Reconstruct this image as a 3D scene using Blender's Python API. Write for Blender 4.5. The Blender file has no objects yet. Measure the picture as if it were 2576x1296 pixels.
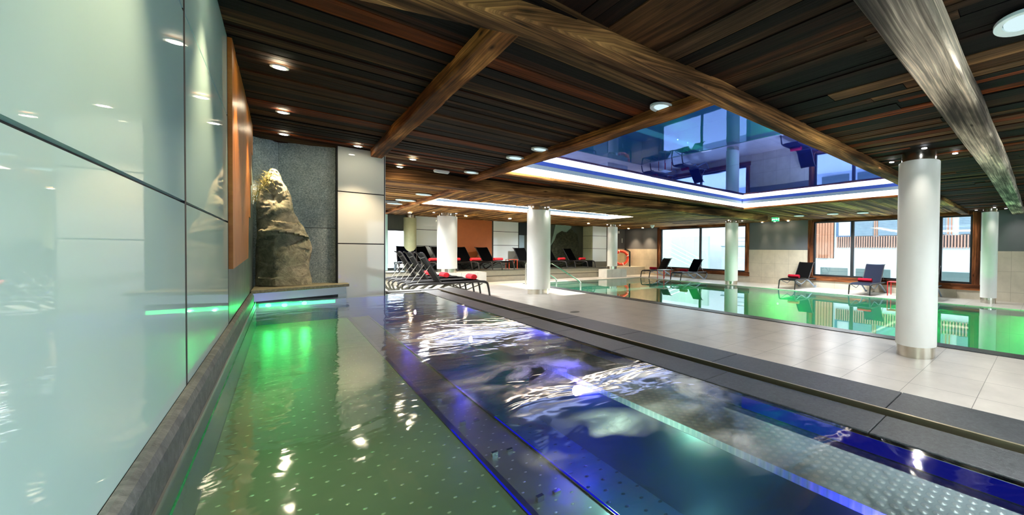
import bpy, bmesh, math, random
from mathutils import Vector, Matrix, noise
random.seed(7)
S = bpy.context.scene
COL = S.collection
PI = math.pi
# ------------------------------------------------------------------ camera
XC, YC, FP = 1760.0, 648.0, 958.8            # principal point and focal length in pixels of the 2576 px frame
YAW, PIT, ROL = .83113, -.01482, -.01205
EYE = Vector((0, 0, 1.5))
_f = Vector((math.sin(YAW)*math.cos(PIT), math.cos(YAW)*math.cos(PIT), math.sin(PIT)))
_r = Vector((math.cos(YAW), -math.sin(YAW), 0)); _d = _f.cross(_r)
CR = math.cos(ROL)*_r + math.sin(ROL)*_d; CD = -math.sin(ROL)*_r + math.cos(ROL)*_d; CF = _f
cam = bpy.data.cameras.new('camera'); co = bpy.data.objects.new('camera', cam); COL.objects.link(co)
mw = Matrix((( CR.x, -CD.x, -CF.x, 0), (CR.y, -CD.y, -CF.y, 0), (CR.z, -CD.z, -CF.z, 0), (0, 0, 0, 1)))
mw.translation = EYE; co.matrix_world = mw
cam.sensor_width = 36; cam.lens = FP*36/2576; cam.shift_x = (1288-XC)/2576; cam.clip_start = .02; cam.clip_end = 200
S.camera = co
def ray(x, y): return CR*((x-XC)/FP) + CD*((y-YC)/FP) + CF
def onz(x, y, z=0.): d = ray(x, y); return EYE + d*((z-1.5)/d.z)
def onx(x, y, X): d = ray(x, y); return EYE + d*(X/d.x)
def ony(x, y, Y): d = ray(x, y); return EYE + d*(Y/d.y)
# ------------------------------------------------------------------ world, sun, exposure
S.view_settings.view_transform = 'Standard'; S.view_settings.look = 'None'
S.view_settings.gamma = 1; S.view_settings.use_curve_mapping = False
S.view_settings.exposure = 2.4
w = bpy.data.worlds.new('sky'); S.world = w; w.use_nodes = True
bg = w.node_tree.nodes['Background']; bg.inputs[0].default_value = (.80, .91, 1, 1); bg.inputs[1].default_value = 1.15
cy = S.cycles; cy.use_denoising = True; cy.max_bounces = 8; cy.diffuse_bounces = 4; cy.glossy_bounces = 4; cy.transparent_max_bounces = 12
cy.sample_clamp_indirect = 6; cy.caustics_reflective = False; cy.caustics_refractive = False
sl = bpy.data.lights.new('sun', 'SUN'); sl.energy = 9; sl.angle = .009; sl.color = (1, .93, .82)
so = bpy.data.objects.new('sun', sl); COL.objects.link(so)
so.rotation_euler = Vector((-1, -.03, -.29)).to_track_quat('-Z', 'Y').to_euler(); so.location = (30, 15, 12)
def portal(loc, rot, sx, sy):
    l = bpy.data.lights.new('daylight_portal', 'AREA'); l.shape = 'RECTANGLE'; l.size = sx; l.size_y = sy
    l.cycles.is_portal = True
    o = bpy.data.objects.new('daylight_portal', l); COL.objects.link(o); o.location = loc; o.rotation_euler = rot
H = 3.0          # ceiling
ZW = .80         # water level of the raised whirlpool
XWALL = -.26     # glass face of the left wall
XWIN = 15.9      # window wall
YB = 21.5        # back wall
Y0 = -7.0        # wall behind the camera
for y0, y1 in ((11.35, 17.85), (1.9, 7.7), (-5.8, -.9)): portal((XWIN+.32, (y0+y1)/2, 1.7), (0, PI/2, 0), 2.4, y1-y0)
portal((6, Y0-.3, 1.6), (-PI/2, 0, 0), 7, 2.4)
# ------------------------------------------------------------------ helpers
def lin(c): return tuple(((v/255)/12.92 if v/255 <= .04045 else ((v/255+.055)/1.055)**2.4) for v in c)
class NT:
    def __init__(s, name):
        s.m = bpy.data.materials.new(name); s.m.use_nodes = True; s.t = s.m.node_tree; s.t.nodes.clear()
        s.out = s.n('ShaderNodeOutputMaterial')
    def n(s, typ, **k):
        x = s.t.nodes.new(typ)
        for a, b in k.items(): setattr(x, a, b)
        return x
    def l(s, a, b): s.t.links.new(a, b)
    def v(s, sock, val):
        if isinstance(val, (int, float, tuple, list)):
            if isinstance(val, (tuple, list)) and len(val) == 3 and sock.type == 'RGBA': val = (*val, 1)
            sock.default_value = val
        else: s.l(val, sock)
    def math(s, op, a, b=0., c=0.):
        x = s.n('ShaderNodeMath', operation=op); s.v(x.inputs[0], a); s.v(x.inputs[1], b); s.v(x.inputs[2], c); return x.outputs[0]
    def pos(s):
        x = s.n('ShaderNodeNewGeometry'); y = s.n('ShaderNodeSeparateXYZ'); s.l(x.outputs['Position'], y.inputs[0]); return x.outputs['Position'], y.outputs[0], y.outputs[1], y.outputs[2]
    def island(s): return s.n('ShaderNodeNewGeometry').outputs['Random Per Island']
    def xyz(s, a, b, c):
        x = s.n('ShaderNodeCombineXYZ'); s.v(x.inputs[0], a); s.v(x.inputs[1], b); s.v(x.inputs[2], c); return x.outputs[0]
    def noise(s, vec, scale, detail=4., rough=.6, dist=0.):
        x = s.n('ShaderNodeTexNoise'); s.v(x.inputs['Vector'], vec); s.v(x.inputs['Scale'], scale); x.inputs['Detail'].default_value = detail
        x.inputs['Roughness'].default_value = rough; x.inputs['Distortion'].default_value = dist; return x.outputs['Fac']
    def ramp(s, fac, stops, interp='LINEAR'):
        x = s.n('ShaderNodeValToRGB'); x.color_ramp.interpolation = interp; e = x.color_ramp.elements
        while len(e) < len(stops): e.new(.5)
        for i, (p, c) in enumerate(stops): e[i].position = p; e[i].color = (*c, 1) if len(c) == 3 else c
        s.l(fac, x.inputs[0]); return x.outputs[0]
    def mix(s, fac, a, b, mode='MIX'):
        x = s.n('ShaderNodeMix', data_type='RGBA', blend_type=mode); s.v(x.inputs[0], fac); s.v(x.inputs[6], a); s.v(x.inputs[7], b); return x.outputs[2]
    def bump(s, h, strength=.3, dist=.01):
        x = s.n('ShaderNodeBump'); x.inputs['Strength'].default_value = strength; x.inputs['Distance'].default_value = dist; s.l(h, x.inputs['Height']); return x.outputs[0]
    def bsdf(s, base, rough=.5, metal=0., spec=.5, normal=None, em=None, ems=0., coat=0.):
        b = s.n('ShaderNodeBsdfPrincipled'); s.v(b.inputs['Base Color'], base); s.v(b.inputs['Roughness'], rough); s.v(b.inputs['Metallic'], metal)
        s.v(b.inputs['Specular IOR Level'], spec); b.inputs['Coat Weight'].default_value = coat; b.inputs['Coat Roughness'].default_value = .03
        if normal is not None: s.l(normal, b.inputs['Normal'])
        if em is not None: s.v(b.inputs['Emission Color'], em); b.inputs['Emission Strength'].default_value = ems
        return b.outputs[0]
    def done(s, sh): s.l(sh, s.out.inputs[0]); return s.m
def plain(name, rgb, rough=.5, metal=0., spec=.5, var=.06, sc=8, coat=0., bump=0.):
    t = NT(name); p = t.pos()[0]; c = lin(rgb); n = t.noise(p, sc, 5)
    col = t.ramp(n, [(.25, tuple(v*(1-var*1.5) for v in c)), (.75, tuple(min(1, v*(1+var)) for v in c))])
    return t.done(t.bsdf(col, rough, metal, spec, t.bump(n, bump, .01) if bump else None, coat=coat))
def glow(name, rgb, st):
    t = NT(name); e = t.n('ShaderNodeEmission'); e.inputs[0].default_value = (*lin(rgb), 1); e.inputs[1].default_value = st; return t.done(e.outputs[0])
def wood(name, axis, pal, rough=.6, grain=30, island=True, joint=0):
    """timber with the grain along axis; each plank (mesh island) takes its own tone from the palette"""
    t = NT(name); p, x, y, z = t.pos(); al, ac = (x, y) if axis == 'x' else ((y, x) if axis == 'y' else (z, x))
    r = t.island() if island else t.noise(t.xyz(t.math('MULTIPLY', al, .5), 0., 0.), 1.0)
    off = t.math('MULTIPLY', r, 37. if island else 0.)
    ac2 = t.math('ADD', ac, t.math('MULTIPLY', z, 1.)) if axis != 'z' else t.math('ADD', ac, y)
    v = t.xyz(t.math('MULTIPLY', t.math('ADD', al, off), .75), t.math('MULTIPLY', ac2, grain), off)
    g = t.noise(v, 1.0, 7, .66, .25)
    big = t.noise(t.xyz(t.math('MULTIPLY', t.math('ADD', al, off), .55), t.math('MULTIPLY', ac2, 3.), off), 1.4, 3, .5, .3)
    base = t.ramp(r, [(i/max(1, len(pal)), lin(c)) for i, c in enumerate(pal)], 'CONSTANT') if island else t.ramp(big, [(.3, lin(pal[0])), (.5, lin(pal[len(pal)//2])), (.7, lin(pal[-1]))])
    c = t.ramp(g, [(.3, (.18, .16, .15)), (.5, (.9, .88, .85)), (.68, (2.3, 2.2, 2.05))])
    col = t.mix(1., base, c, 'MULTIPLY')
    col = t.mix(1., col, t.ramp(big, [(.32, (.35, .32, .3)), (.65, (1.5, 1.42, 1.28))]), 'MULTIPLY')
    kn = t.n('ShaderNodeTexVoronoi'); kn.inputs['Scale'].default_value = 1.; t.l(t.xyz(t.math('MULTIPLY', t.math('ADD', al, off), 1.5), t.math('MULTIPLY', ac2, 6.), off), kn.inputs['Vector'])
    col = t.mix(t.ramp(kn.outputs['Distance'], [(.03, (1, 1, 1)), (.12, (0, 0, 0))]), col, lin((22, 14, 8)))
    return t.done(t.bsdf(col, max(rough, .75), 0, .12, t.bump(g, .9, .008)))
def bm_new(): return bmesh.new()
def box(bm, x0, x1, y0, y1, z0, z1, mt=None):
    vs = [bm.verts.new((x, y, z)) for x in (x0, x1) for y in (y0, y1) for z in (z0, z1)]
    if mt is not None:
        for v in vs: v.co = mt @ v.co
    for q in ((0, 1, 3, 2), (4, 6, 7, 5), (0, 4, 5, 1), (2, 3, 7, 6), (0, 2, 6, 4), (1, 5, 7, 3)): bm.faces.new([vs[i] for i in q])
    return vs
def tube(bm, pts, r, seg=10, closed=False, flat=1.0):
    pts = [Vector(p) for p in pts]; n = len(pts); rings = []
    for i, p in enumerate(pts):
        a = pts[i-1] if (i or closed) else p; b = pts[(i+1) % n] if (i < n-1 or closed) else p
        d = (b-a).normalized(); u = d.cross(Vector((0, 0, 1)));
        if u.length < .05: u = d.cross(Vector((0, 1, 0)))
        u.normalize(); v = d.cross(u)
        rr = r[i] if isinstance(r, (list, tuple)) else r
        rings.append([bm.verts.new(p + (u*math.cos(k*2*PI/seg)*flat + v*math.sin(k*2*PI/seg))*rr) for k in range(seg)])
    m = n if closed else n-1
    for i in range(m):
        A, B = rings[i], rings[(i+1) % n]
        for k in range(seg): bm.faces.new((A[k], A[(k+1) % seg], B[(k+1) % seg], B[k]))
    if not closed: bm.faces.new(rings[0][::-1]); bm.faces.new(rings[-1])
def lathe(bm, prof, c=(0, 0, 0), seg=48):
    rings = []
    for r, z in prof: rings.append([bm.verts.new((c[0]+r*math.cos(k*2*PI/seg), c[1]+r*math.sin(k*2*PI/seg), c[2]+z)) for k in range(seg)])
    for A, B in zip(rings, rings[1:]):
        for k in range(seg): bm.faces.new((A[k], A[(k+1) % seg], B[(k+1) % seg], B[k]))
    bm.faces.new(rings[0][::-1]); bm.faces.new(rings[-1])
def prism(bm, poly, z0, z1):
    a = [bm.verts.new((x, y, z0)) for x, y in poly]; b = [bm.verts.new((x, y, z1)) for x, y in poly]; n = len(poly)
    bm.faces.new(a[::-1]); bm.faces.new(b)
    for i in range(n): bm.faces.new((a[i], a[(i+1) % n], b[(i+1) % n], b[i]))
def obj(name, bm, m, parent=None, smooth=False, bevel=0, loc=None, fix=True):
    if fix: bmesh.ops.recalc_face_normals(bm, faces=bm.faces)
    me = bpy.data.meshes.new(name); bm.to_mesh(me); bm.free()
    me.materials.append(m)
    o = bpy.data.objects.new(name, me); COL.objects.link(o)
    if parent is not None: o.parent = parent
    if loc: o.location = loc
    if smooth:
        for p in me.polygons: p.use_smooth = True
        me.set_sharp_from_angle(angle=math.radians(38))
    if bevel:
        b = o.modifiers.new('bevel', 'BEVEL'); b.width = bevel; b.segments = 2; b.limit_method = 'ANGLE'
    return o
def tag(o, label=None, cat=None, group=None, kind=None):
    if label: o['label'] = label
    if cat: o['category'] = cat
    if group: o['group'] = group
    if kind: o['kind'] = kind
    return o
def empty(name, loc=(0, 0, 0), rz=0., label=None, cat=None, group=None):
    o = bpy.data.objects.new(name, None); COL.objects.link(o); o.location = loc; o.rotation_euler = (0, 0, rz); o.empty_display_size = .1
    return tag(o, label, cat, group)
def struct(name, bm, m, parent=None, **k):
    o = obj(name, bm, m, parent, **k)
    if parent is None: o['kind'] = 'structure'
    return o
def dup(root, loc, rz=None, label=None, group=None, parent=None):
    r = root.copy(); COL.objects.link(r); r.parent = parent
    if loc is not None: r.location = loc
    if rz is not None: r.rotation_euler = (0, 0, rz)
    if label: r['label'] = label
    if group: r['group'] = group
    for ch in root.children: dup(ch, None, None, None, None, r)
    return r
def B(*a):
    bm = bm_new()
    for q in a: box(bm, *q)
    return bm
def lamp(kind, loc, energy, color, parent, size=.05, spot=None, blend=.6, aim=(0, 0, -1)):
    l = bpy.data.lights.new('bulb', kind); l.energy = energy; l.color = color
    if kind == 'SPOT': l.spot_size = math.radians(spot); l.spot_blend = blend
    l.shadow_soft_size = size
    o = bpy.data.objects.new('bulb', l); COL.objects.link(o); o.location = loc
    if kind == 'SPOT': o.rotation_euler = Vector(aim).to_track_quat('-Z', 'Y').to_euler()
    o.parent = parent; return o
# ------------------------------------------------------------------ materials
PAL = [(50, 28, 15), (14, 9, 7), (64, 42, 25), (26, 14, 8), (92, 44, 17), (10, 7, 6), (54, 39, 27), (42, 21, 11), (82, 62, 42), (18, 11, 8)]
PAL_LIT = [(142, 108, 66), (112, 82, 48), (158, 126, 82), (92, 64, 38), (150, 112, 62), (128, 104, 70), (80, 54, 30)]  # paler palette, the cove light on the rear planks painted in
M_PX = wood('weathered_planks_across', 'x', PAL, .55)
M_PY = wood('weathered_planks_along', 'y', PAL, .55)
M_PL = wood('weathered_planks_lit', 'y', PAL_LIT, .6)
M_PLX = wood('weathered_planks_lit_across', 'x', PAL_LIT, .6)
M_BX = wood('old_beam_across', 'x', [(66, 44, 30), (112, 80, 52), (168, 128, 82)], .65, 48, False)
M_BY = wood('old_beam_along', 'y', [(74, 44, 24), (122, 76, 40), (168, 118, 70)], .65, 48, False)
M_BG = wood('grey_old_beam', 'x', [(100, 94, 90), (150, 142, 136), (196, 186, 178)], .65, 48, False)
M_TRX = wood('window_timber_upright', 'z', [(70, 40, 24), (104, 62, 38), (130, 84, 54)], .55, 24, False)
M_TRY = wood('window_timber_board', 'y', [(70, 40, 24), (104, 62, 38), (130, 84, 54)], .55, 24, False)
def tile_mat(name, sx, sy, ox, oy, rgb, rough, ax='xy', gap=.006, grout=(120, 116, 108)):
    t = NT(name); p, x, y, z = t.pos(); d = dict(x=x, y=y, z=z); a, b = d[ax[0]], d[ax[1]]
    u = t.math('DIVIDE', t.math('SUBTRACT', a, ox), sx); v = t.math('DIVIDE', t.math('SUBTRACT', b, oy), sy)
    def edge(q, s): f = t.math('FRACT', q); return t.math('MULTIPLY', t.math('MINIMUM', f, t.math('SUBTRACT', 1., f)), s)
    e = t.math('MINIMUM', edge(u, sx), edge(v, sy)); g = t.math('LESS_THAN', e, gap/2)
    wn = t.n('ShaderNodeTexWhiteNoise'); t.l(t.xyz(t.math('FLOOR', u), t.math('FLOOR', v), 0.), wn.inputs['Vector'])
    n = t.noise(p, 2.2, 6, .6); c = lin(rgb)
    col = t.ramp(n, [(.3, tuple(k*.84 for k in c)), (.7, tuple(min(1, k*1.08) for k in c))])
    col = t.mix(t.math('MULTIPLY', wn.outputs['Value'], .14), col, tuple(k*.7 for k in c))
    col = t.mix(g, col, lin(grout))
    r = t.math('ADD', t.math('MULTIPLY', n, .06), rough-.03)
    h = t.math('SUBTRACT', t.math('MULTIPLY', n, .15), g)
    return t.done(t.bsdf(col, r, 0, .45, t.bump(h, .25, .002)))
M_FLOOR = tile_mat('floor_tiles', .67, .65, 4.93, .52, (204, 197, 186), .3)
M_WTILE = tile_mat('wall_tiles_window_side', .73, .68, .13, -.38, (196, 186, 166), .35, 'yz', .008, (150, 142, 126))
M_WTILEX = tile_mat('wall_tiles_back', .9, .8, .2, .1, (190, 180, 150), .35, 'xz', .008, (150, 142, 126))
M_GREY = plain('grey_paint', (96, 98, 102), .7, var=.04, sc=3)
M_WHITE = plain('column_white_paint', (232, 234, 230), .42, var=.02, sc=3)
M_STEEL = None
def steel(name, rgb, rough):
    t = NT(name); p, x, y, z = t.pos(); n = t.noise(t.xyz(t.math('MULTIPLY', x, 60.), t.math('MULTIPLY', y, 60.), t.math('MULTIPLY', z, 2.)), 1., 2)
    return t.done(t.bsdf(lin(rgb), rough, 1., .5, t.bump(n, .05, .002)))
M_STEEL = steel('brushed_steel', (206, 200, 186), .2)
M_RAIL = steel('rail_steel', (220, 215, 205), .2)
def glass_panel_mat(name, rgb, spec, rough=.04):
    t = NT(name); p = t.pos()[0]; n = t.noise(p, .8, 3); c = lin(rgb)
    col = t.ramp(n, [(.3, tuple(k*.96 for k in c)), (.7, c)])
    b = t.n('ShaderNodeBsdfPrincipled'); t.v(b.inputs['Base Color'], col); b.inputs['Roughness'].default_value = rough
    b.inputs['IOR'].default_value = spec; return t.done(b.outputs[0])
M_GLASSW = glass_panel_mat('back_painted_glass_aqua', (206, 244, 238), 1.13, .02)
M_GLASSP = glass_panel_mat('back_painted_glass_white', (226, 232, 228), 1.45, .03)
M_BLACK = plain('black_joint', (16, 18, 18), .6)
M_FRAME = plain('black_window_frame', (22, 26, 30), .4, spec=.5)
t = NT('orange_corten_panel'); p, x, y, z = t.pos(); n = t.noise(t.xyz(t.math('MULTIPLY', y, 30.), x, t.math('MULTIPLY', z, 2.5)), 1., 6, .7)
M_ORANGE = t.done(t.bsdf(t.ramp(n, [(.3, lin((128, 72, 18))), (.5, lin((176, 104, 30))), (.72, lin((206, 142, 60)))]), .38, 0, .5, t.bump(n, .15, .003)))
M_ORANGE2 = plain('orange_panel_flat', (180, 96, 34), .5, var=.06, sc=5)
def stone(name, c0, c1, sc, rough, bump=.4, stretch=(1, 1, 1), spec=.4):
    t = NT(name); p, x, y, z = t.pos(); v = t.xyz(t.math('MULTIPLY', x, stretch[0]), t.math('MULTIPLY', y, stretch[1]), t.math('MULTIPLY', z, stretch[2]))
    a = t.noise(v, sc, 6, .75, .8); b = t.noise(v, sc*.12, 4, .5)
    col = t.ramp(a, [(.36, lin(c0)), (.5, lin(tuple((i+j)/2 for i, j in zip(c0, c1)))), (.64, lin(c1))])
    col = t.mix(1., col, t.ramp(b, [(.3, (.86, .86, .86)), (.7, (1.1, 1.1, 1.1))]), 'MULTIPLY')
    return t.done(t.bsdf(col, rough, 0, spec, t.bump(a, bump, .004)))
M_GRANITE = stone('grey_granite_cladding', (110, 130, 142), (210, 226, 226), 60, .5, .5)
M_GRANITE_L = stone('green_grey_stone', (90, 106, 102), (128, 146, 138), 9, .35, .15, (1, 1, .25))
M_COPING = stone('dark_stone_coping', (28, 31, 34), (60, 64, 66), 60, .38, .25)
M_KERB = stone('stone_kerb', (58, 66, 66), (104, 112, 110), 18, .5, .4)
M_LEDGE = stone('stone_ledge', (104, 104, 86), (148, 146, 122), 40, .5, .3)
M_SLING = plain('black_mesh_fabric', (11, 11, 12), .8, spec=.15, var=.2, sc=60)
M_SLINGN = plain('navy_mesh_fabric', (13, 20, 40), .8, spec=.2, var=.15, sc=60)
M_FRAMEB = plain('anthracite_frame', (34, 31, 29), .5, var=.1)
M_FRAMEG = plain('silver_grey_frame', (150, 166, 186), .35, .2, var=.05)
M_FRAMEO = plain('olive_grey_frame', (76, 74, 60), .5, var=.08)
M_TOWEL = plain('red_terry_towel', (232, 56, 64), .95, var=.18, sc=90, bump=.6, spec=.1)
M_TOWELD = plain('dark_red_terry_towel', (150, 22, 40), .95, var=.18, sc=90, bump=.6, spec=.1)
M_RED = plain('red_painted_metal', (200, 40, 40), .4)
M_REDO = plain('orange_red_painted_metal', (196, 70, 40), .4)
M_BUOY = plain('buoy_orange_red', (214, 62, 38), .45)
M_WPL = plain('white_plastic', (236, 238, 238), .4)
M_ROPE = plain('rope', (226, 214, 190), .8)
# ------------------------------------------------------------------ floor and walls (setting)
PX0, PX1, PY1 = 7.50, 13.85, 17.2     # main pool
WX = 2.06                              # outside face of the raised whirlpool
bm = bm_new()
box(bm, WX, PX0, Y0, YB, -.2, 0); box(bm, PX1, XWIN+.25, Y0, YB, -.2, 0); box(bm, PX0, PX1, PY1, YB, -.2, 0); box(bm, XWALL-.2, WX, 7.95, YB, -.2, 0)
struct('floor', bm, M_FLOOR)
# raised rear platform with two steps
bm = B((1.2, XWIN, 19.3, YB, 0, .5), (1.2, 12.9, 18.95, 19.3, 0, .25)); struct('rear_platform', bm, plain('platform_tiles', (176, 172, 156), .4))
bm = B((1.2, 12.95, 19.24, 19.42, .5, .535), (1.2, 12.9, 18.89, 19.0, .25, .275)); struct('trim_1', bm, plain('step_nosing', (62, 62, 54), .5))
wy = [(-5.8, -.9), (1.9, 7.7), (11.35, 17.85)]
segs = [(Y0, -5.95), (-.75, 1.7), (7.9, 11.15), (18.05, YB)]
SPL = 1.64
bm = bm_new(); bt = bm_new()
for a, b in segs:
    box(bm, XWIN, XWIN+.3, a, b, SPL, H+.3); box(bt, XWIN-.015, XWIN+.29, a, b, 0, SPL)
for a, b in ((-5.95, -.75), (1.7, 7.9), (11.15, 18.05)):
    box(bt, XWIN-.015, XWIN+.29, a, b, 0, .34); box(bm, XWIN, XWIN+.3, a, b, 2.93, H+.3)
wr = struct('wall_right', bm, M_GREY); struct('wall_tiling', bt, M_WTILE, wr)
bm = bm_new()
box(bm, 15.2, XWIN, YB, YB+.3, SPL, H+.3); bt = B((15.2, XWIN, YB-.015, YB+.3, .0, SPL))
bw = struct('wall_back', bm, M_GREY); struct('wall_tiling', bt, M_WTILEX, bw)
bm = B((WX-2.6, 3.05, YB, YB+.3, 0, H+.3), (4.05, 15.2, YB, YB+.3, 0, H+.3), (3.05, 4.05, YB, YB+.3, 2.35, H+.3), (3.05, 4.05, YB, YB+.3, 0, .55))
struct('wall_niche_back', bm, plain('dark_backing', (70, 72, 62), .7), bw)
bm = B((XWALL-.3, 2.5, Y0-.3, Y0, 0, H+.3), (9.5, XWIN+.3, Y0-.3, Y0, 0, H+.3), (2.5, 9.5, Y0-.3, Y0, 0, .4), (2.5, 9.5, Y0-.3, Y0, 2.8, H+.3))
struct('wall_front', bm, plain('front_wall_paint', (210, 206, 196), .7))
# framed windows; the rear left one stands in for a mirrored window
def window(n, x0, x1, y0, y1, z0, z1, mull, axis):
    fm = bm_new(); t_ = .07
    def bar(a0, a1, c0, c1):
        if axis == 'y': box(fm, x0, x1, a0, a1, c0, c1)
        else: box(fm, a0, a1, y0, y1, c0, c1)
    lo, hi = (y0, y1) if axis == 'y' else (x0, x1)
    bar(lo, hi, z0, z0+t_); bar(lo, hi, z1-t_, z1); bar(lo, lo+t_, z0+t_, z1-t_); bar(hi-t_, hi, z0+t_, z1-t_)
    for m, hw in mull: bar(m-hw, m+hw, z0+t_, z1-t_)
    f = struct('window_%d' % n, fm, M_FRAME); f['label'] = 'black framed window'
    return f
tg = NT('window_glass'); tr = tg.n('ShaderNodeBsdfTransparent'); tr.inputs[0].default_value = (.95, .98, .98, 1); gl = tg.n('ShaderNodeBsdfGlossy'); gl.inputs['Roughness'].default_value = .02
mx = tg.n('ShaderNodeMixShader'); mx.inputs[0].default_value = .05; tg.l(tr.outputs[0], mx.inputs[1]); tg.l(gl.outputs[0], mx.inputs[2]); M_PANE = tg.done(mx.outputs[0])
def pane(parent, *a): obj('window_pane', B(a), M_PANE, parent)
w1 = window(1, XWIN+.05, XWIN+.15, 11.35, 17.85, .50, 2.9, [(14.54, .055)], 'y')
pane(w1, XWIN+.09, XWIN+.10, 11.42, 14.48, .57, 2.83); pane(w1, XWIN+.09, XWIN+.10, 14.6, 17.78, .57, 2.83)
w2 = window(2, XWIN+.05, XWIN+.15, 1.9, 7.7, .50, 2.9, [(6.0, .06), (2.87, .07)], 'y')
pane(w2, XWIN+.09, XWIN+.10, 6.06, 7.63, .57, 2.83); pane(w2, XWIN+.09, XWIN+.10, 2.94, 5.94, .57, 2.83); pane(w2, XWIN+.09, XWIN+.10, 1.97, 2.8, .57, 2.83)
w3 = window(3, XWIN+.05, XWIN+.15, -5.8, -.9, .50, 2.9, [(-3.3, .06)], 'y'); pane(w3, XWIN+.09, XWIN+.10, -5.73, -3.36, .57, 2.83); pane(w3, XWIN+.09, XWIN+.10, -3.24, -.97, .57, 2.83)  # unseen window, added to light the left glass wall
w4 = window(4, 2.5, 9.5, Y0-.2, Y0-.1, .4, 2.8, [(6.0, .06)], 'x'); pane(w4, 2.57, 5.94, Y0-.16, Y0-.15, .47, 2.73); pane(w4, 6.06, 9.43, Y0-.16, Y0-.15, .47, 2.73)  # unseen end window, added for light from behind the camera
w5 = window(5, 3.05, 4.05, YB+.08, YB+.16, .55, 2.35, [], 'x'); pane(w5, 3.12, 3.98, YB+.11, YB+.12, .62, 2.28)  # added in place of a bright window reflected in a mirror
# timber surrounds
for k, (a, b) in enumerate(((11.35, 17.85), (1.9, 7.7), (-5.8, -.9))):
    bm = B((XWIN-.06, XWIN+.2, a-.22, a, .30, 2.97), (XWIN-.06, XWIN+.2, b, b+.22, .30, 2.97)); tr_ = struct('trim_%d' % (k+2), bm, M_TRX)
    bm = B((XWIN-.075, XWIN+.2, a-.26, b+.26, .30, .50)); obj('sill_board', bm, M_TRY, tr_)
    bm = B((XWIN-.07, XWIN+.2, a, b, 2.88, 2.99)); obj('head_board', bm, M_TRY, tr_)
# ------------------------------------------------------------------ ceiling: planks in bays, two coves
random.seed(3)
C1 = (2.82, 10.35, 2.38, 7.55)     # big cove opening x0 x1 y0 y1
C2 = (3.15, 10.3, 13.4, 15.3)     # rear cove
def planks(bm, x0, x1, y0, y1, axis, holes=()):
    lo, hi = (y0, y1) if axis == 'x' else (x0, x1); a = lo
    while a < hi-1e-6:
        wd = min(random.choice((.05, .07, .09, .11, .14, .18, .21)), hi-a); b = a+wd
        sp = [(x0, x1)] if axis == 'x' else [(y0, y1)]
        cuts = [a, b]
        for h in holes:
            hl, hh = (h[2], h[3]) if axis == 'x' else (h[0], h[1]); ha, hb = (h[0], h[1]) if axis == 'x' else (h[2], h[3])
            if b > hl+1e-6 and a < hh-1e-6:
                if a < hl-1e-6: b = hl
                elif b > hh+1e-6: b = hh
                if b <= hh+1e-6 and a >= hl-1e-6:
                    ns = []
                    for s0, s1 in sp:
                        if ha > s0: ns.append((s0, min(s1, ha)))
                        if hb < s1: ns.append((max(s0, hb), s1))
                    sp = ns
        for s0, s1 in sp:
            q = s0
            while q < s1-1e-6:
                e = min(s1, q+random.uniform(2.5, 6.5));
                if s1-e < .5: e = s1
                dz = random.choice((0, .003, .006, .010, .014))
                if axis == 'x': box(bm, q+.002, e-.002, a+.003, b-.003, H-dz, H+.05)
                else: box(bm, a+.003, b-.003, q+.002, e-.002, H-dz, H+.05)
                q = e
        a = b
bm = bm_new(); planks(bm, XWALL-.05, 10.45, 2.2, 9.0, 'x', (C1,)); ce = struct('ceiling', bm, M_PX, fix=False)
bm = bm_new(); planks(bm, XWALL-.05, XWIN+.1, Y0, 2.2, 'y'); obj('plank_bay', bm, M_PY, ce, fix=False)
bm = bm_new(); planks(bm, 10.45, XWIN+.1, 2.2, 9.0, 'x'); obj('plank_bay', bm, M_PLX, ce, fix=False)
bm = bm_new(); planks(bm, 2.9, XWIN+.1, 9.0, YB, 'y', (C2,)); obj('plank_bay', bm, M_PL, ce, fix=False)
bm = bm_new(); planks(bm, XWALL-.05, 2.9, 9.0, YB, 'x'); obj('plank_bay', bm, M_PLX, ce, fix=False)
# roof slab above the planks, with raised wells over the coves
ZR = 3.36
bm = bm_new()
for (x0, x1, y0, y1) in ((XWALL-.3, C1[0]-.1, Y0-.3, YB+.3), (C1[1]+.1, XWIN+.3, Y0-.3, YB+.3), (C1[0]-.1, C1[1]+.1, Y0-.3, C1[2]-.1), (C1[0]-.1, C1[1]+.1, C1[3]+.1, C2[2]-.1), (C1[0]-.1, C1[1]+.1, C2[3]+.1, YB+.3)):
    box(bm, x0, x1, y0, y1, H+.051, H+.2)
box(bm, C1[0]-.3, C1[1]+.3, C1[2]-.3, C1[3]+.3, ZR+.03, ZR+.2); box(bm, C2[0]-.3, C2[1]+.3, C2[2]-.3, C2[3]+.3, ZR+.03, ZR+.2)
for c in (C1, C2):
    for q in ((c[0]-.1, c[0]-.02, c[2]-.1, c[3]+.1), (c[1]+.02, c[1]+.1, c[2]-.1, c[3]+.1), (c[0]-.1, c[1]+.1, c[2]-.1, c[2]-.02), (c[0]-.1, c[1]+.1, c[3]+.02, c[3]+.1)): box(bm, *q, H+.2, ZR+.03)
obj('roof_slab', bm, plain('slab', (120, 120, 120), .8), ce)
def ring(bm, c, z0, z1, th=.02):
    box(bm, c[0]-th, c[0], c[2]-th, c[3]+th, z0, z1); box(bm, c[1], c[1]+th, c[2]-th, c[3]+th, z0, z1)
    box(bm, c[0], c[1], c[2]-th, c[2], z0, z1); box(bm, c[0], c[1], c[3], c[3]+th, z0, z1)
t = NT('warm_led_band'); e_ = t.n('ShaderNodeEmission'); e_.inputs[0].default_value = (1, .87, .72, 1); e_.inputs[1].default_value = 2.2; M_LED = t.done(e_.outputs[0])
M_CW = plain('cove_wall', (176, 206, 232), .5, var=.02)
t = NT('blue_mirror_stretch_ceiling'); p, x, y, z = t.pos()
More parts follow.
